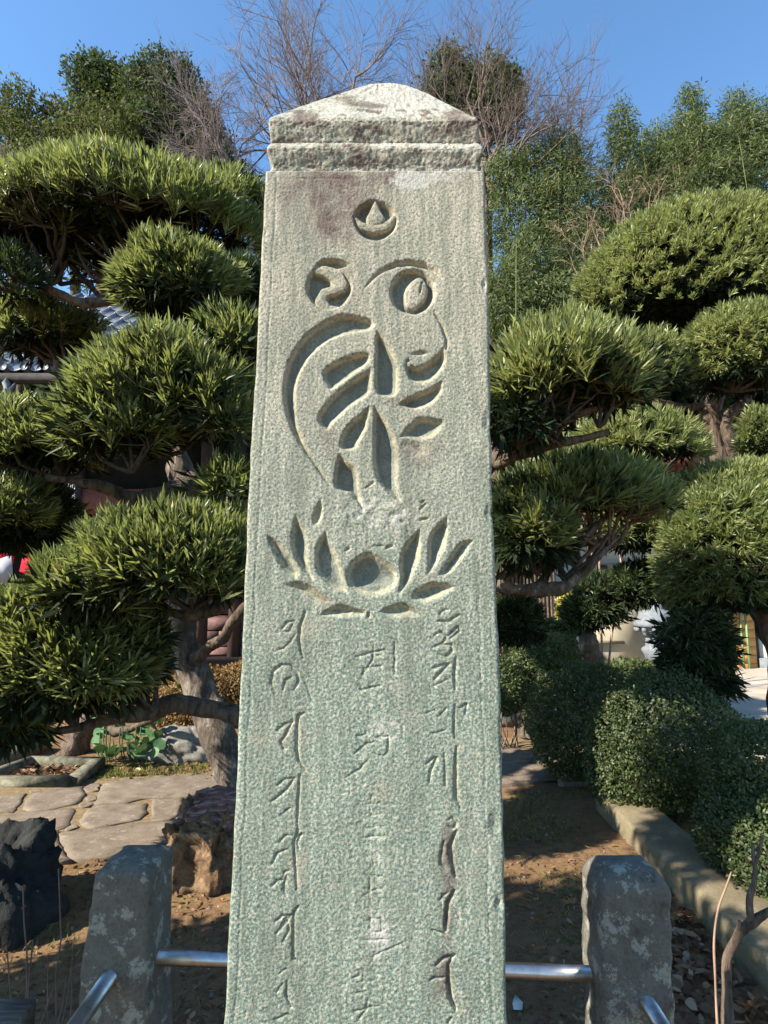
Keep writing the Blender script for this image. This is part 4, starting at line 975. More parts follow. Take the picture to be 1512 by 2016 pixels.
# lower left dark green mass
pad(A_, 115, 1272, 185, 128, 3.2, L=.13, W=0.0108, sp=0.0464, mat='leaf_maki', zmin=-.55, seed=26, twigs=90, anchor=[(240, 1410), (150, 1430)], inner=.8, lump=.2)
pad(A_, 245, 1250, 80, 80, 3.2, L=.13, W=0.0100, sp=0.0544, mat='leaf_maki', zmin=-.6, seed=27, twigs=70, anchor=[(300, 1400)], inner=.5, lump=.3)
pad(A_, -10, 1370, 110, 90, 3.2, L=.13, W=0.0100, sp=0.0480, mat='leaf_maki', zmin=-.6, seed=28, twigs=30, inner=.6, lump=.2)

Bt = tree_('smaller dark cloud pruned tree at the left edge, rooted behind the square concrete frame', 150, 1480, 6.0, 'podocarpus_tree')
limb(Bt, [(135, 1500, 5.9), (160, 1450, 5.9), (185, 1400, 5.9), (160, 1330, 5.8), (120, 1200, 5.6), (80, 1050, 5.3), (90, 900, 5.4), (120, 760, 5.4), (110, 700, 5.4)], [.16, .10, .085, .08, .08, .07, .06, .05, .04], 'bark', 'trunk', 14, 6, .2, 12)
limb(Bt, [(180, 1410, 5.9), (230, 1440, 5.7), (290, 1420, 5.6), (330, 1400, 5.4)], [.05, .04, .03, .02], 'bark', 'branch', 10, 5, .2, 13)
pad(Bt, 85, 655, 118, 68, 5.4, L=.13, W=0.0088, sp=0.0600, mat='leaf_maki', zmin=-.35, seed=31, twigs=90, anchor=[(120, 715)], inner=.7, lump=.2)
pad(Bt, 35, 1008, 108, 78, 4.2, L=.13, W=0.0096, sp=0.0496, mat='leaf_maki_dark', zmin=-.6, seed=32, twigs=40, inner=.9, lump=.2)
pad(Bt, 10, 1000, 90, 60, 3.8, L=.13, W=0.0096, sp=0.0600, mat='leaf_maki', zmin=-.3, seed=33, twigs=30, inner=.4, lump=.2)

# ------------------------------------------------------------ right near tree
C_ = tree_('cloud pruned tree right of the pillar with two long leaved pads and pale limb', 985, 1150, 3.9, 'podocarpus_tree')
limb(C_, [(940, 1700, 3.9), (935, 1400, 3.9), (940, 1200, 3.9), (970, 1148, 3.9), (1020, 1160, 3.9), (1080, 1160, 3.85), (1120, 1150, 3.8), (1145, 1130, 3.8), (1180, 1095, 3.7), (1215, 1060, 3.7)], [.1, .09, .075, .06, .05, .05, .045, .035, .02, .01], 'bark_pale', 'trunk', 14, 7, .22, 14)
limb(C_, [(945, 1200, 3.9), (935, 1000, 3.9), (960, 920, 3.6), (1020, 885, 3.4), (1080, 850, 3.2), (1130, 820, 3.15), (1190, 800, 3.1)], [.07, .06, .05, .045, .03, .02, .012], 'bark', 'branch', 12, 6, .2, 15)
limb(C_, [(975, 915, 3.5), (1060, 880, 3.3), (1130, 868, 3.2), (1200, 850, 3.15)], [.04, .035, .025, .012], 'bark', 'branch', 8, 6, .2, 16)
limb(C_, [(1060, 1158, 3.9), (1090, 1110, 3.9), (1130, 1080, 3.8), (1200, 1010, 3.8)], [.03, .028, .024, .012], 'bark', 'branch', 8, 6, .2, 17)
limb(C_, [(985, 1140, 3.9), (1030, 1110, 3.8), (1080, 1095, 3.8), (1150, 1060, 3.7)], [.035, .03, .024, .012], 'bark_pale', 'branch', 8, 6, .2, 18)
pad(C_, 1110, 760, 175, 128, 3.15, L=.14, W=0.0088, sp=0.0448, mat='leaf_maki_pale', zmin=-.03, seed=41, twigs=170, anchor=[(1090, 870), (1130, 840), (1020, 880)], inner=.35, lump=.14, upb=.9)
pad(C_, 1215, 745, 85, 85, 3.1, L=.13, W=0.0084, sp=0.0464, mat='leaf_maki_pale', zmin=-.2, seed=42, twigs=50, anchor=[(1180, 840)], inner=.4, lump=.2, upb=.8)
pad(C_, 1020, 800, 85, 90, 3.15, L=.14, W=0.0096, sp=0.0576, mat='leaf_maki_dark', zmin=-.5, seed=43, twigs=60, anchor=[(1020, 885)], inner=.7, lump=.2)
pad(C_, 1135, 1000, 180, 105, 3.9, L=.14, W=0.0096, sp=0.0496, mat='leaf_maki', zmin=.06, bark='twig', seed=44, twigs=300, anchor=[(1110, 1140), (1150, 1120), (1200, 1080), (1060, 1120)], inner=.22, lump=.14)
pad(C_, 1035, 1030, 80, 95, 3.7, L=.15, W=0.0108, sp=0.0560, mat='leaf_maki_dark', zmin=-.6, seed=45, twigs=60, anchor=[(1060, 1130)], inner=.5, lump=.2)
pad(C_, 1080, 1030, 55, 60, 3.45, L=.15, W=0.0104, sp=0.0720, mat='leaf_maki', zmin=-.3, seed=46, twigs=20, inner=.1, lump=.25)
pad(C_, 1015, 1215, 52, 55, 4.8, L=.09, W=0.0064, sp=0.0400, mat='leaf_maki_dark', zmin=-.6, seed=47, twigs=40, anchor=[(975, 1260)], inner=.9)

# ------------------------------------------------------------ right cloud pruned trees with short dense needles
D_ = tree_('tall cloud pruned tree with huge domed top pad and curved bare trunk, right', 1400, 950, 6.2, 'podocarpus_tree')
limb(D_, [(1375, 1400, 6.4), (1385, 1150, 6.4), (1420, 1000, 6.4), (1415, 930, 6.4), (1398, 870, 6.4), (1400, 790, 6.4), (1415, 740, 6.4), (1440, 680, 6.4), (1405, 580, 6.4), (1385, 520, 6.4)], [.20, .19, .18, .15, .125, .12, .12, .11, .1, .07], 'bark', 'trunk', 18, 7, .12, 20)
limb(D_, [(1455, 920, 6.3), (1435, 860, 6.2), (1435, 820, 6.2), (1475, 780, 6.2), (1500, 740, 6.2)], [.07, .06, .06, .05, .04], 'bark', 'branch', 10, 6, .15, 21)
limb(D_, [(1400, 600, 6.4), (1320, 590, 6.3), (1260, 590, 6.2), (1210, 600, 6.2)], [.07, .05, .04, .02], 'bark', 'branch', 10, 6, .15, 22)
limb(D_, [(1400, 800, 6.4), (1340, 800, 6.3), (1290, 790, 6.0)], [.05, .04, .03], 'bark', 'branch', 10, 6, .15, 23)
pad(D_, 1410, 612, 285, 240, 6.0, L=.085, W=.008, sp=.048, mat='leaf_maki_pale', zmin=-.02, k=16, seed=51, twigs=60, anchor=[(1390, 600), (1300, 600), (1450, 600)], inner=.7, lump=.03, upb=.12, depth=.52, spread=.85)
pad(D_, 1410, 605, 245, 195, 6.1, L=.17, W=.05, sp=.115, mat='leaf_inner_shade', zmin=0, k=12, seed=68, twigs=0, inner=0, lump=.03, depth=.52, name='inner_foliage')
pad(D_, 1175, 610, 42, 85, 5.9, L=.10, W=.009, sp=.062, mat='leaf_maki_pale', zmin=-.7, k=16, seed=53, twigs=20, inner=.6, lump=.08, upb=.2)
pad(D_, 1400, 610, 250, 55, 7.0, L=.11, W=.03, sp=.14, mat='leaf_maki_dark', zmin=-.9, k=12, seed=54, twigs=30, inner=1.2, lump=.1, upb=.2, name='shaded_foliage')  # dark leaves; shade under the dome is put into their colour
pad(D_, 1462, 690, 122, 100, 5.5, L=.10, W=.009, sp=.056, mat='leaf_maki_pale', zmin=-.6, k=16, seed=55, twigs=60, anchor=[(1440, 770)], inner=.6, lump=.05, upb=.15)
pad(D_, 1290, 715, 60, 75, 5.4, L=.11, W=.009, sp=.062, mat='leaf_maki_pale', zmin=-.5, k=16, seed=56, twigs=30, inner=.7, lump=.1)
pad(D_, 1255, 880, 130, 78, 5.2, L=.11, W=.009, sp=.06, mat='leaf_maki_pale', zmin=-.2, k=16, seed=57, twigs=60, anchor=[(1300, 930)], inner=.7, lump=.1, upb=.5)
pad(D_, 1500, 855, 48, 60, 5.2, L=.10, W=.009, sp=.056, mat='leaf_maki', zmin=-.5, k=16, seed=58, twigs=30, inner=.7, lump=.1)
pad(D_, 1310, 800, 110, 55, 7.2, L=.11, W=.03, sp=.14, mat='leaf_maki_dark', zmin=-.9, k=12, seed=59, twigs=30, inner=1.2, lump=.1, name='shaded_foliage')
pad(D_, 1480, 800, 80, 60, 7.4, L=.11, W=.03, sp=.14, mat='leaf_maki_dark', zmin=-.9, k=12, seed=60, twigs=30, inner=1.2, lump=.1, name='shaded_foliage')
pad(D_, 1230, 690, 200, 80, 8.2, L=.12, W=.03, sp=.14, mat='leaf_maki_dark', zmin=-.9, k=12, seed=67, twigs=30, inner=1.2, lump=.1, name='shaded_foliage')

E_ = tree_('broad rounded clipped tree at lower right, bright on top and shaded below', 1460, 1300, 5.0, 'podocarpus_tree')
limb(E_, [(1545, 1450, 4.9), (1540, 1300, 4.9), (1505, 1220, 4.9), (1450, 1130, 4.9)], [.11, .095, .08, .06], 'bark', 'trunk', 14, 6, .15, 25)
pad(E_, 1462, 1112, 165, 160, 4.6, L=.10, W=.0095, sp=.052, mat='leaf_maki', zmin=-.45, k=16, seed=61, twigs=80, anchor=[(1450, 1200)], inner=.6, lump=.04, upb=.12, depth=.7)
pad(E_, 1255, 1035, 100, 80, 5.4, L=.11, W=.0095, sp=.064, mat='leaf_maki_pale', zmin=-.4, k=16, seed=62, twigs=30, inner=.7, lump=.1, upb=.4)
pad(E_, 1450, 1025, 180, 118, 5.2, L=.10, W=.0095, sp=.056, mat='leaf_maki_pale', zmin=-.2, k=16, seed=63, twigs=40, inner=.5, lump=.06, upb=.3)
pad(E_, 1372, 1268, 70, 76, 4.5, L=.13, W=.010, sp=.06, mat='leaf_maki_dark', zmin=-.9, k=16, seed=64, twigs=60, anchor=[(1370, 1230)], inner=1.0, lump=.2, upb=-.2)

F_ = tree_('small clipped tree with arching dark pad and short pale trunk before the white lantern', 1165, 1305, 6.0, 'podocarpus_tree')
limb(F_, [(1172, 1365, 6.1), (1168, 1310, 6.1), (1160, 1270, 6.0), (1150, 1235, 6.0), (1180, 1190, 5.9)], [.13, .105, .085, .075, .06], 'bark_pale', 'trunk', 14, 6, .2, 26)
pad(F_, 1172, 1190, 66, 60, 5.6, L=.10, W=.009, sp=.06, mat='leaf_maki_dark', zmin=-.5, k=16, seed=65, twigs=60, anchor=[(1165, 1240)], inner=.9, lump=.08, upb=.2, tilt=.25)
pad(F_, 1262, 1148, 66, 46, 5.5, L=.10, W=.009, sp=.06, mat='leaf_maki_dark', zmin=-.6, k=16, seed=66, twigs=40, anchor=[(1230, 1200)], inner=.9, lump=.08, upb=.2, tilt=.1)

# ------------------------------------------------------------ clipped small leaved bushes
def bush(tree, lobes, mat, n_per_m2, size, seed, inner=.4):
    for q, (cx, cy, rx, ry, Y) in enumerate(lobes):
        rs = np.random.RandomState(seed+q); c = P(cx, cy, Y); s = Y/F/cp; ax = np.array([rx*s, rx*s*.9, ry*s])
        area = 4*math.pi*((2*(ax[0]*ax[2])**1.6+(ax[0]*ax[1])**1.6)/3)**(1/1.6)
        n = int(area*n_per_m2); D = rdir(rs, n)
        kk = 1+.085*fbm3(D*3.2+seed+q*5, 4)-np.abs(rs.randn(n))*.07+(rs.rand(n) < .03)*rs.rand(n)*.12
        p = D*ax*kk[:, None]+c; p = p[p[:, 2] > .06]; 
        nn = nrm((p-c)/ax**2)
        d = nrm(nn*.6+rdir(rs, len(p)))
        leaves('leaf_canopy', p, d, nn, size*(.7+.6*rs.rand(len(p))), size*.55, M[mat], tree, False, .1, seed+q)
        m = int(n*inner*.25); D2 = rdir(rs, m); p2 = D2*ax*(.6+.28*rs.rand(m))[:, None]+c; p2 = p2[p2[:, 2] > .06]
        leaves('inner_canopy', p2, rdir(rs, len(p2)), rdir(rs, len(p2)), size*2.0, size*1.5, M['leaf_box_shaded'], tree, False, .1, seed+q+50)
        mb = MB(); foot = np.array([c[0], c[1], 0.0])
        for i in range(12):
            t0 = p[rs.randint(len(p))]; twig_mesh(mb, foot+np.array([rs.randn()*.06, rs.randn()*.06, 0]), c+(t0-c)*.9, .010, .003, rs, 5, .12, 4)
        o = mb.build('stem', M['twig'], tree); o['kind'] = 'stuff'
for label, pos, lobes, mat, dens, size, seed in [
    ('round clipped bush in full sun on a thick stub trunk, right beside the pillar', (1055, 1440, 6.6), [(1058, 1320, 72, 72, 6.4), (1095, 1290, 45, 40, 6.7)], 'leaf_box', 5200, .032, 101),
    ('wide dark clipped bush with the flattest top, nearest the path among the low bushes', (1170, 1600, 5.0), [(1160, 1425, 120, 108, 5.1)], 'leaf_box_shaded', 6200, .026, 102),
    ('middle dark clipped bush of the low group overhanging the kerb', (1310, 1650, 4.1), [(1310, 1465, 140, 128, 4.3), (1245, 1520, 85, 75, 4.3)], 'leaf_box_shaded', 7400, .024, 103),
    ('nearest clipped bush at the right edge behind the bare sapling', (1500, 1800, 3.3), [(1510, 1530, 118, 105, 3.4), (1465, 1640, 88, 78, 3.2), (1535, 1700, 85, 105, 3.0)], 'leaf_box_shaded', 8800, .021, 104),
    ('little dark clipped bush low against the pillar edge beyond the path', (1000, 1440, 6.0), [(995, 1350, 40, 55, 6.0)], 'leaf_box_shaded', 5600, .03, 105)]:
    tr = tree_(label, *pos, name='clipped_bush', cat='bush', group='clipped bushes on the right')
    bush(tr, lobes, mat, dens, size, seed)
    if seed == 101:
        limb(tr, [(1050, 1450, 6.4), (1050, 1400, 6.4), (1062, 1350, 6.4)], [.12, .10, .08], 'bark_pale', 'trunk', 12, 6, .2, 27)
hd = tree_('low russet brown hedge behind the leaning trunk by the hall', 390, 1400, 7.4, 'brown_hedge', 'hedge')
bush(hd, [(395, 1385, 85, 70, 7.2), (470, 1380, 70, 72, 7.3), (330, 1400, 50, 55, 7.3)], 'leaf_brown', 4200, .035, 110)
yb = tree_('small yellow green shrub glimpsed beside the pale house wall', 1110, 1230, 8.2, 'yellow_shrub', 'shrub')
bush(yb, [(1118, 1200, 22, 34, 8.2)], 'leaf_yellow', 3500, .045, 112)
gs = tree_('pale green low shrub above the sunny clipped bush', 1090, 1250, 7.4, 'pale_shrub', 'shrub')
bush(gs, [(1085, 1260, 45, 38, 7.6)], 'leaf_bamboo', 2600, .05, 113)
gl = tree_('low ground plant at the foot of the white lantern', 1240, 1320, 10.5, 'low_plant', 'plant')
bush(gl, [(1240, 1316, 52, 12, 10.3), (1290, 1318, 30, 10, 10.3)], 'leaf_bamboo', 1500, .08, 114)

# ------------------------------------------------------------ background trees
def crown(tree, lobes, mat, seed, size=.2, dens=75, clump=.0, lean=.3, shell=.55, wide=.5, down=0, part='crown'):
    B = []; Dd = []; N = []
    rs = np.random.RandomState(seed)
    for (cx, cy, rx, ry, Y) in lobes:
        c = P(cx, cy, Y); s = Y/F/cp; ax = np.array([rx*s, rx*s*.8, ry*s])
        area = 4*math.pi*((2*(ax[0]*ax[2])**1.6+(ax[0]*ax[1])**1.6)/3)**(1/1.6)
        nc = int(area*dens/7)
        D = rdir(rs, nc); kk = 1.08*(1+.22*fbm3(D*2.6+seed+cx, 4))*(1-shell*rs.rand(nc)**2.2)
        p = D*ax*kk[:, None]+c
        q = np.repeat(p, 7, 0)+rs.randn(nc*7, 3)*size*.75
        nn = nrm(np.repeat(D, 7, 0)/ax)
        B.append(q); N.append(nn); Dd.append(nrm(nn*lean+rdir(rs, nc*7)*.8+np.array([0, 0, -down])))
    B = np.concatenate(B); Dd = np.concatenate(Dd); N = np.concatenate(N); k = B[:, 2] > .1; B, Dd, N = B[k], Dd[k], N[k]
    leaves(part, B, Dd, N+rdir(rs, len(B))*.4, size*(.6+.8*rs.rand(len(B))), size*wide, M[mat], tree, False, .15, seed)
def grow(mb, p, d, L, r, lv, rs, spread=.45, up=.12, kids=(3, 4), seg=4, sides=3):
    pts = [p]; q = p.copy(); dd = d.copy(); K = []
    for i in range(seg):
        dd = nrm(dd+rs.randn(3)*.10+np.array([0, 0, up*.5])); q = q+dd*L/seg; pts.append(q.copy()); K.append((q.copy(), dd.copy(), (i+1)/seg))
    mb.tube(pts, np.linspace(r, r*.55, seg+1), sides if lv < 3 else 5, False)
    if lv <= 0: return
    for j in range(rs.randint(kids[0], kids[1]+1)):
        qq, e, f = K[min(seg-1, int(rs.rand()*seg*.7+seg*.35))]
        perp = rs.randn(3); perp = perp-e*(perp@e); perp /= np.linalg.norm(perp)
        ang = spread*(.6+.7*rs.rand()); nd = nrm(e*math.cos(ang)+perp*math.sin(ang)+np.array([0, 0, up]))
        grow(mb, qq, nd, L*(.62+.22*rs.rand()), r*(.55 if lv > 1 else .6), lv-1, rs, spread, up, kids, seg if lv > 1 else 3, 3)
def bare(label, px, py, Y, stems, mat, seed, lv=5, r=.12, spread=.42, kids=(3, 4), foot=None):
    t = tree_(label, foot or px, py, Y, 'bare_tree'); rs = np.random.RandomState(seed)
    base = P(px, py, Y); s = Y/F/cp
    tb = MB(); tb.tube([(t.location[0], Y, 0), (t.location[0]*.5+base[0]*.5, Y, base[2]*.5), tuple(base)], [r*1.7, r*1.5, r*1.3], 8); tb.build('trunk', M['bark'], t, True)
    mb = MB()
    for (ex, ey, L) in stems:
        e = P(ex, ey, Y+rs.randn()*.8); d = nrm(e-base); LL = np.linalg.norm(e-base)*L*.72
        grow(mb, base.copy(), d, LL, r, lv, rs, spread, .02, kids)
    mb.build('bare_crown', M[mat], t)
bare('tall bare winter tree rising right behind the pillar top, widest crown of the bare trees', 660, 420, 17, [(560, 120, .62), (620, 90, .65), (690, 70, .65), (750, 110, .65), (800, 160, .6), (530, 200, .6), (660, 200, .8)], 'twig_grey', 201, 5, .10, .58, (3, 4))
bare('slender bare winter tree between the tall evergreen and the pillar', 470, 420, 15, [(410, 190, .6), (440, 170, .65), (480, 170, .6), (380, 260, .6), (510, 230, .6)], 'twig_grey', 203, 5, .07, .55, (3, 4))
bare('bare reddish winter tree right of the pillar top in front of an evergreen', 960, 420, 16, [(900, 220, .6), (960, 160, .65), (1010, 120, .65), (1060, 150, .6), (1090, 230, .6), (930, 270, .8)], 'twig_red', 205, 5, .09, .58, (3, 4))
bare('thin bare winter tree between the reddish bare tree and the bamboo', 1120, 420, 18, [(1100, 230, .6), (1150, 200, .6), (1170, 240, .5)], 'twig_grey', 207, 4, .06, .42)
bare('faint bare winter tree low behind the left pads near the evergreen', 60, 560, 14, [(20, 380, .6), (100, 400, .6), (60, 360, .6), (150, 470, .6)], 'twig_grey', 209, 5, .08, .5, (3, 3))
def ever(label, lobes, mat, seed, foot, size=.2, dens=60, name='evergreen_tree', **k):
    t = tree_(label, foot[0], foot[1], foot[2], name); tb = MB(); c = P(lobes[0][0], lobes[0][1], lobes[0][4]); r = .22
    tb.tube([(t.location[0], foot[2], 0), ((t.location[0]+c[0])/2+.3, foot[2], c[2]*.5), tuple(c)], [r, r*.8, r*.4], 8); tb.build('trunk', M['bark'], t, True)
    rs = np.random.RandomState(seed); mb = MB()
    for (cx, cy, rx, ry, Y) in lobes:
        a = c*.3+np.array([t.location[0], foot[2], c[2]*.6])*.7; e = P(cx, cy, Y)
        twig_mesh(mb, a, e, .10, .03, rs, 6, .08, 5)
        for q in range(10): twig_mesh(mb, a+(e-a)*.7, e+rs.randn(3)*np.array([rx, rx, ry])*Y/F*.5, .035, .008, rs, 4, .1, 3)
    o = mb.build('branch', M['bark'], t); o['kind'] = 'stuff'
    crown(t, lobes, mat, seed, size, dens, **k); return t
ever('tallest dark evergreen on the left with a dense rounded head against the sky', [(330, 190, 75, 78, 17), (300, 270, 70, 85, 16.5), (370, 290, 75, 80, 17), (345, 235, 75, 70, 17), (410, 345, 50, 60, 16.5), (290, 185, 58, 62, 17), (400, 290, 50, 60, 17), (260, 330, 60, 60, 16.5)], 'leaf_tree', 301, (330, 900, 17), .14, 420)
ever('dark evergreen with a ragged top just left of the tallest one', [(180, 150, 48, 45, 17.5), (225, 165, 40, 40, 17.5), (190, 195, 45, 35, 17.5)], 'leaf_tree', 303, (215, 900, 17.5), .14, 380, wide=.55)
ever('yellowish green evergreen lower in front of the tallest one', [(140, 245, 60, 42, 15.5), (215, 250, 55, 45, 15.5), (180, 300, 90, 50, 15), (100, 300, 60, 50, 15)], 'leaf_tree_olive', 305, (150, 900, 15.5), .13, 380)
ever('greyish brown leafy tree at the upper left edge', [(30, 215, 60, 48, 15), (10, 290, 70, 70, 14.5), (90, 350, 90, 60, 14)], 'leaf_tree_olive', 307, (10, 900, 15), .12, 330)
ever('dark evergreen rising right behind the shoulder of the pillar', [(885, 140, 42, 50, 18.5), (870, 200, 45, 50, 18.5), (960, 175, 62, 55, 18.5), (1000, 170, 35, 40, 18.5), (950, 230, 80, 50, 18.5)], 'leaf_tree', 309, (920, 900, 18.5), .15, 380)
def bamboo(label, lobes, seed, foot, dens=480, size=.165, mat='leaf_bamboo'):
    t = tree_(label, foot[0], foot[1], foot[2], 'bamboo_clump', 'bamboo'); rs = np.random.RandomState(seed); mb = MB()
    for (cx, cy, rx, ry, Y) in lobes:
        for k in range(3):
            top = P(cx+rs.randn()*rx*.3, cy-ry*.8, Y); bx = top[0]+rs.randn()*.5
            m = np.linspace(0, 1, 12)[:, None]; pts = np.array([bx, Y+rs.randn()*.4, 0])+(top-np.array([bx, Y, 0]))*np.concatenate([m**1.6, m, m], 1)
            mb.tube(pts, np.linspace(.035, .008, 12), 5, False)
    o = mb.build('culm', M['grass'], t, True)
    crown(t, lobes, mat, seed, size, dens, wide=.22, lean=.15, down=.55, shell=.5, part='foliage'); return t
bamboo('narrow pointed bamboo clump rising alone between the bare trees and the right grove', [(1225, 255, 26, 60, 16.3), (1230, 330, 42, 60, 16.3), (1240, 410, 60, 70, 15.8)], 401, (1230, 900, 16.3))
bamboo('broad bamboo clump directly right of the pillar', [(1085, 330, 70, 65, 16.3), (1040, 430, 75, 80, 15.8), (1130, 400, 75, 75, 15.8), (1060, 540, 85, 95, 15.3), (1010, 590, 70, 80, 14.8), (1150, 520, 80, 90, 15.3), (1110, 610, 90, 70, 14.8), (1000, 350, 40, 60, 15.8)], 403, (1060, 900, 15.8))
bamboo('tall feathery bamboo clump with a leaning tip at the right', [(1360, 210, 24, 45, 17.3), (1350, 270, 50, 45, 17.3), (1330, 340, 65, 60, 16.8), (1390, 300, 60, 60, 16.8)], 405, (1350, 900, 17.3))
bamboo('dense bamboo clump at the upper right corner of the grove', [(1452, 225, 32, 50, 17.3), (1445, 290, 55, 60, 17.3), (1500, 260, 45, 60, 16.8), (1490, 340, 70, 70, 16.8), (1420, 360, 60, 60, 16.3)], 407, (1460, 900, 17.3))
bamboo('thin wispy bamboo clump low behind the domed tree', [(1285, 290, 30, 45, 17.8), (1280, 370, 60, 60, 16.8), (1330, 400, 70, 60, 16.3)], 409, (1290, 900, 17.3))
# leafless vine tangle by the domed tree
vt = tree_('tangled leafless brown vine beside the big domed pad', 1200, 640, 9, 'bare_vine', 'vine'); rs = np.random.RandomState(55); mb = MB()
for (sx, sy, ex, ey) in [(1245, 480, 1260, 340), (1240, 470, 1215, 360), (1250, 470, 1300, 350), (1230, 480, 1200, 400), (1160, 560, 1130, 450), (1170, 560, 1190, 440), (1150, 580, 1120, 500), (1180, 520, 1230, 420), (1260, 460, 1310, 380), (1200, 500, 1180, 430)]:
    a = P(sx, sy, 8.6); e = P(ex, ey, 8.6); grow(mb, a, nrm(e-a), np.linalg.norm(e-a)*.55, .013, 4, rs, .6, 0, (2, 3))
for q in range(4): a = P(1138+q*5, 600, 8.7); b = P(1165+q*24, 480+10*(q % 3), 8.6); twig_mesh(mb, np.array([a[0], a[1], 0]), b, .018, .012, rs, 8, .04, 4)
mb.build('vine_stem', M['twig_vine'], vt)
# far wood that closes the view
def farwood():
    rs = np.random.RandomState(5); B = []; 
    n = 60000; x = rs.rand(n)*46-23; y = 19+rs.rand(n)*3.5
    hmax = 12.0+1.2*fbm2(x*.4, x*0, 7, 3)
    z = rs.rand(n)*hmax; B = np.stack([x, y, z], -1)
    o = leaves('far_wood', B, rdir(rs, n), rdir(rs, n), .5, .3, M['leaf_tree'], None, False, .1, 5); return o
farwood()

# ------------------------------------------------------------ round leaved plant, moss, grass and litter
rl = thing('leopard_plant', 'clump of glossy round leaves behind the concrete frame', 'plant', G(240, 1480)); rs = np.random.RandomState(66); disc = None
for i in range(60):
    px = 175+rs.rand()*145; py = 1412+rs.rand()*75; p = P(px, py, 5.75-((py-1412)/75)*.45+rs.rand()*.15); r = .042+.022*rs.rand()
    if disc is None:
        V = [(0, 0, 0)]; 
        for j in range(12):
            a = 2*math.pi*(j+.5)/12*.93+.25; k = 1+.05*math.sin(5*a); V.append((math.cos(a)*k, math.sin(a)*k, .12+.05*math.sin(3*a)))
        Fc = [(0, 1+j, 1+(j+1) % 12) for j in range(11)]+[(0, 12, 1)]
        o = obj('round_leaf', np.array(V)+np.array(rl.location), Fc, M['leaf_round'], rl, True); disc = o.data
    else: o = link('round_leaf', disc, rl)
    o.location = tuple(p-wloc(rl)); o.scale = (r, r, r); o.rotation_euler = (rad(35+rs.randn()*18), rs.randn()*.3, rs.rand()*6.28)
mb = MB()
for i in range(20):
    p = P(185+rs.rand()*125, 1425+rs.rand()*50, 5.6); mb.tube([(p[0]*.98, 5.6, 0), (p[0], 5.6, p[2]*.6), tuple(p)], .006, 4, False)
o = mb.build('stalk', M['leaf_round'], rl); o['kind'] = 'stuff'
def litter(name, n, region, size, mat, seed, lift=.012, el=.5):
    rs = np.random.RandomState(seed); pts = []
    while len(pts) < n:
        q = region(rs)
        if q is not None: pts.append(q)
    p = np.array(pts); d = rdir(rs, n); d[:, 2] *= .25
    ax = nrm(np.array([0, 0, 1.])+rs.randn(n, 3)*.45)
    z = .018*fbm2(p[:, 0]*1.6, p[:, 1]*1.6, 3, 4)+.006*fbm2(p[:, 0]*14, p[:, 1]*14, 9, 3)
    p[:, 2] += z+lift*(.5+rs.rand(n)); o = leaves(name, p, d, ax, size*(.5+rs.rand(n)), size*el*(.5+.8*rs.rand(n)), M[mat], None, True, .35, seed); return o
def reg(px0, px1, py0, py1, dens=None):
    def f(rs):
        x = px0+rs.rand()*(px1-px0); y = py0+rs.rand()*(py1-py0); g = G(x, y)
        if dens is not None and rs.rand() > dens(x, y, g): return None
        return [g[0], g[1], 0]
    return f
nz = lambda x, y, g: .5+.9*float(fbm2(np.array([g[0]*2.]), np.array([g[1]*2.]), 44, 2)[0])
litter('leaf_litter', 900, reg(995, 1440, 1560, 2100, nz), .028, 'leaf_dead', 71)
litter('leaf_litter', 700, lambda rs: [1.08+rs.rand()*.36, 1.9+rs.rand()*1.5, rs.rand()*.03], .055, 'leaf_dead', 72, el=.5)
litter('leaf_litter', 900, reg(-60, 460, 1690, 2100, nz), .03, 'leaf_dead', 73)
litter('leaf_litter', 700, reg(150, 470, 1495, 1545), .06, 'leaf_dead', 74)
litter('leaf_litter', 300, lambda rs: [FC[0]+(rs.rand()-.5)*.5, FC[1]+(rs.rand()-.5)*.55, .02+rs.rand()*.03], .06, 'leaf_dead', 75)
litter('leaf_litter', 700, lambda rs: [1.85+rs.rand()*2.5, 2.2+rs.rand()*3.5, 0], .045, 'leaf_dead', 76)
litter('pine_needle_litter', 1500, reg(995, 1330, 1560, 2100), .06, 'leaf_brown', 77, el=.05)
litter('pine_needle_litter', 1200, reg(-60, 460, 1690, 2100), .07, 'leaf_brown', 78, el=.05)
def grassy(name, n, region, size, seed, w=.05):
    rs = np.random.RandomState(seed); pts = []
    while len(pts) < n:
        q = region(rs)
        if q is not None: pts.append(q)
    p = np.array(pts); d = nrm(np.array([0, 0, 1.])+rs.randn(n, 3)*.6); leaves(name, p, d, rdir(rs, n), size*(.5+rs.rand(n)), size*w*2, M['grass'], None, False, .3, seed)
grassy('moss_grass', 5000, reg(190, 440, 1508, 1545), .035, 81, .12)
grassy('moss_grass', 900, reg(1000, 1200, 1560, 1660, nz), .03, 82, .12)
grassy('moss_grass', 500, reg(1060, 1160, 1720, 1860, nz), .03, 83, .12)
grassy('moss_grass', 700, reg(20, 330, 1640, 1900, nz), .035, 84, .1)
rs = np.random.RandomState(90); mb = MB()
for i in range(900):
    q = [G(995+rs.rand()*440, 1560+rs.rand()*480), G(-40+rs.rand()*500, 1690+rs.rand()*330), G(100+rs.rand()*360, 1500+rs.rand()*45)][i % 3]
    r = .004+.012*rs.rand()**3; z = .018*float(fbm2(np.array([q[0]*1.6]), np.array([q[1]*1.6]), 3, 4)[0])
    d = r*(.6+.8*rs.rand(6)); V = [(q[0]+d[0], q[1], z), (q[0]-d[1], q[1], z), (q[0], q[1]+d[2], z), (q[0], q[1]-d[3], z), (q[0]+r*.2, q[1], z+d[4]*.7+.003)]
    mb.add(V, [(0, 2, 4), (2, 1, 4), (1, 3, 4), (3, 0, 4)])
tag(mb.build('pebbles', M['paving']), kind='stuff')
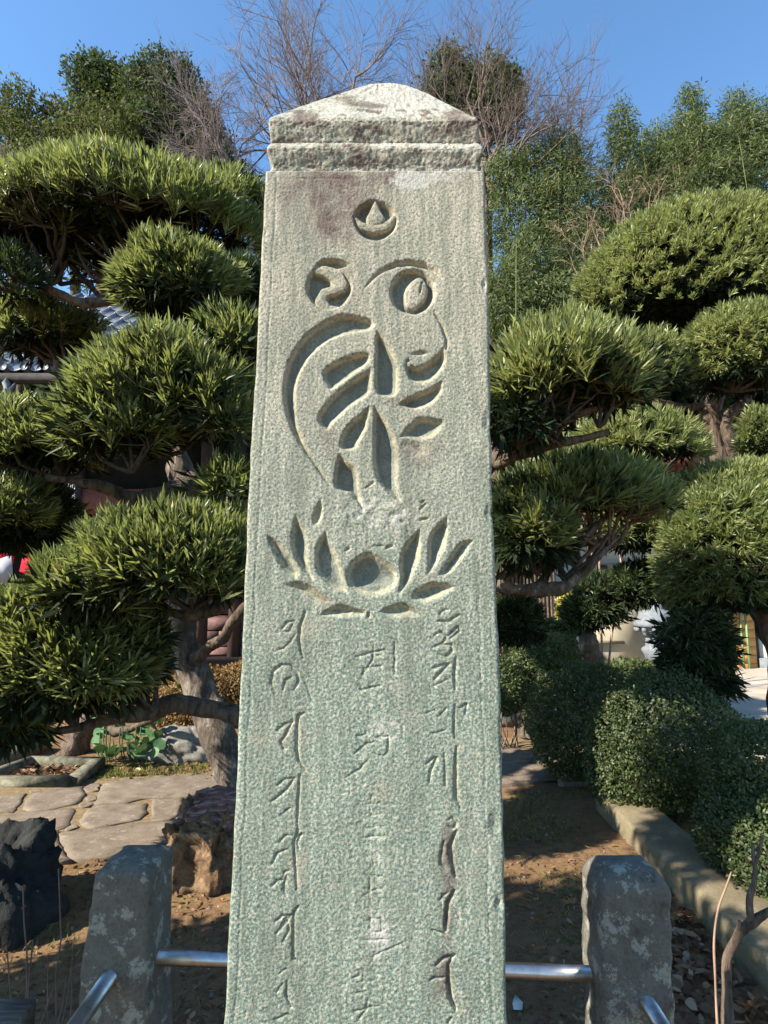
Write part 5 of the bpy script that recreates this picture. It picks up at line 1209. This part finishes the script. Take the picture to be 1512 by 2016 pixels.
# bare stalks left
sk = thing('dry_stalks', 'thin dry reddish stalks standing in the shade at the lower left', 'dead plant', (-1.4, 2.2, 0))
rs = np.random.RandomState(3)
for (x, y, x2, y2) in [(45, 2010, 45, 1750), (100, 2016, 115, 1710), (85, 2010, 145, 1860), (60, 1960, 65, 1850), (20, 2030, 110, 1930), (110, 2050, 95, 1880), (120, 2050, 140, 1900), (75, 2100, 130, 1930), (30, 1990, 12, 1860)]:
    mb = MB(); a = P(x, y+60, 2.0); b = P(x2, y2, 1.9); twig_mesh(mb, np.array([a[0], a[1], 0]), b, .004, .002, rs, 9, .03, 5); mb.build('stalk', M['twig_red'], sk)
# sapling right
sg = thing('bare_sapling', 'gnarled leafless sapling at the right edge in front of the kerb', 'sapling', (1.15, 1.95, 0))
limb(sg, [(1440, 2300, 2.0), (1432, 2020, 2.0), (1430, 1950, 2.0), (1432, 1885, 2.0), (1450, 1850, 1.98), (1462, 1828, 1.98), (1482, 1815, 1.97), (1512, 1795, 1.96), (1560, 1770, 1.95)], [.016, .015, .014, .013, .014, .015, .014, .014, .012], 'bark', 'trunk', 8, 6, .25, 30)
limb(sg, [(1478, 1818, 1.97), (1476, 1770, 1.96), (1486, 1730, 1.95), (1484, 1690, 1.95), (1482, 1660, 1.95)], [.010, .009, .009, .008, .006], 'bark_pale', 'branch', 7, 6, .3, 31)
limb(sg, [(1484, 1705, 1.95), (1494, 1680, 1.94), (1500, 1650, 1.93)], [.007, .006, .004], 'bark', 'branch', 6, 5, .2, 32)
limb(sg, [(1452, 1850, 1.98), (1456, 1825, 1.97), (1455, 1812, 1.97)], [.006, .005, .003], 'bark', 'branch', 6, 5, .2, 33)
limb(sg, [(1430, 1950, 2.0), (1445, 1935, 1.98), (1452, 1932, 1.98)], [.006, .005, .003], 'bark', 'branch', 6, 5, .2, 34)
ts = thing('thin_stalk', 'single thin bent dry stalk left of the bare sapling', 'dead plant', (1.1, 2.0, 0))
limb(ts, [(1425, 2200, 2.0), (1412, 2010, 2.0), (1408, 1920, 2.0), (1406, 1850, 2.0), (1414, 1790, 2.0), (1430, 1745, 1.98), (1440, 1716, 1.97)], [.004, .004, .004, .0038, .0035, .003, .002], 'twig_vine', 'stem', 5, 5, .1, 35)

# ------------------------------------------------------------ unseen tree added outside the frame on the left, shaped to shade the fence corner
nb = thing('evergreen_tree', 'unseen evergreen tree added close by the fence to cast shade, beyond the left edge of the view', 'tree', (-2.9, 1.5, 0))
def vol(tree, c, ax, n, size, mat, seed):
    rs = np.random.RandomState(seed); D = rdir(rs, n); p = D*np.array(ax)*(rs.rand(n)**.33)[:, None]*(1+.2*fbm3(D*3, 2))[:, None]+np.array(c); p = p[p[:, 2] > .05]
    leaves('foliage', p, rdir(rs, len(p)), rdir(rs, len(p)), size, size*.45, M[mat], tree, False, .1, seed)
vol(nb, (-2.15, .98, 1.75), (.55, .42, .85), 9000, .09, 'leaf_maki_dark', 1)
vol(nb, (-3.0, 1.40, 1.75), (.65, .42, .95), 9000, .10, 'leaf_maki_dark', 2)
vol(nb, (-2.9, 1.10, 2.95), (.60, .45, .65), 3200, .10, 'leaf_maki_dark', 3)
vol(nb, (-2.2, .90, 2.75), (.35, .35, .40), 2500, .09, 'leaf_maki_dark', 4)
vol(nb, (-2.45, 1.35, 4.15), (.60, .42, .7), 5000, .10, 'leaf_maki_dark', 5)
mb = MB()
for q in [(-2.45, 1.35, 4.15), (-2.15, .98, 1.75), (-3.0, 1.4, 1.75), (-2.9, 1.1, 2.95), (-2.2, .9, 2.75)]:
    mb.tube([(-2.6, 1.2, 0), (-2.6, 1.2, .8), ((-2.6+q[0])/2, (1.2+q[1])/2, .6+q[2]*.4), q], [.06, .05, .035, .02], 7, False)
mb.build('stem', M['bark'], nb, True)
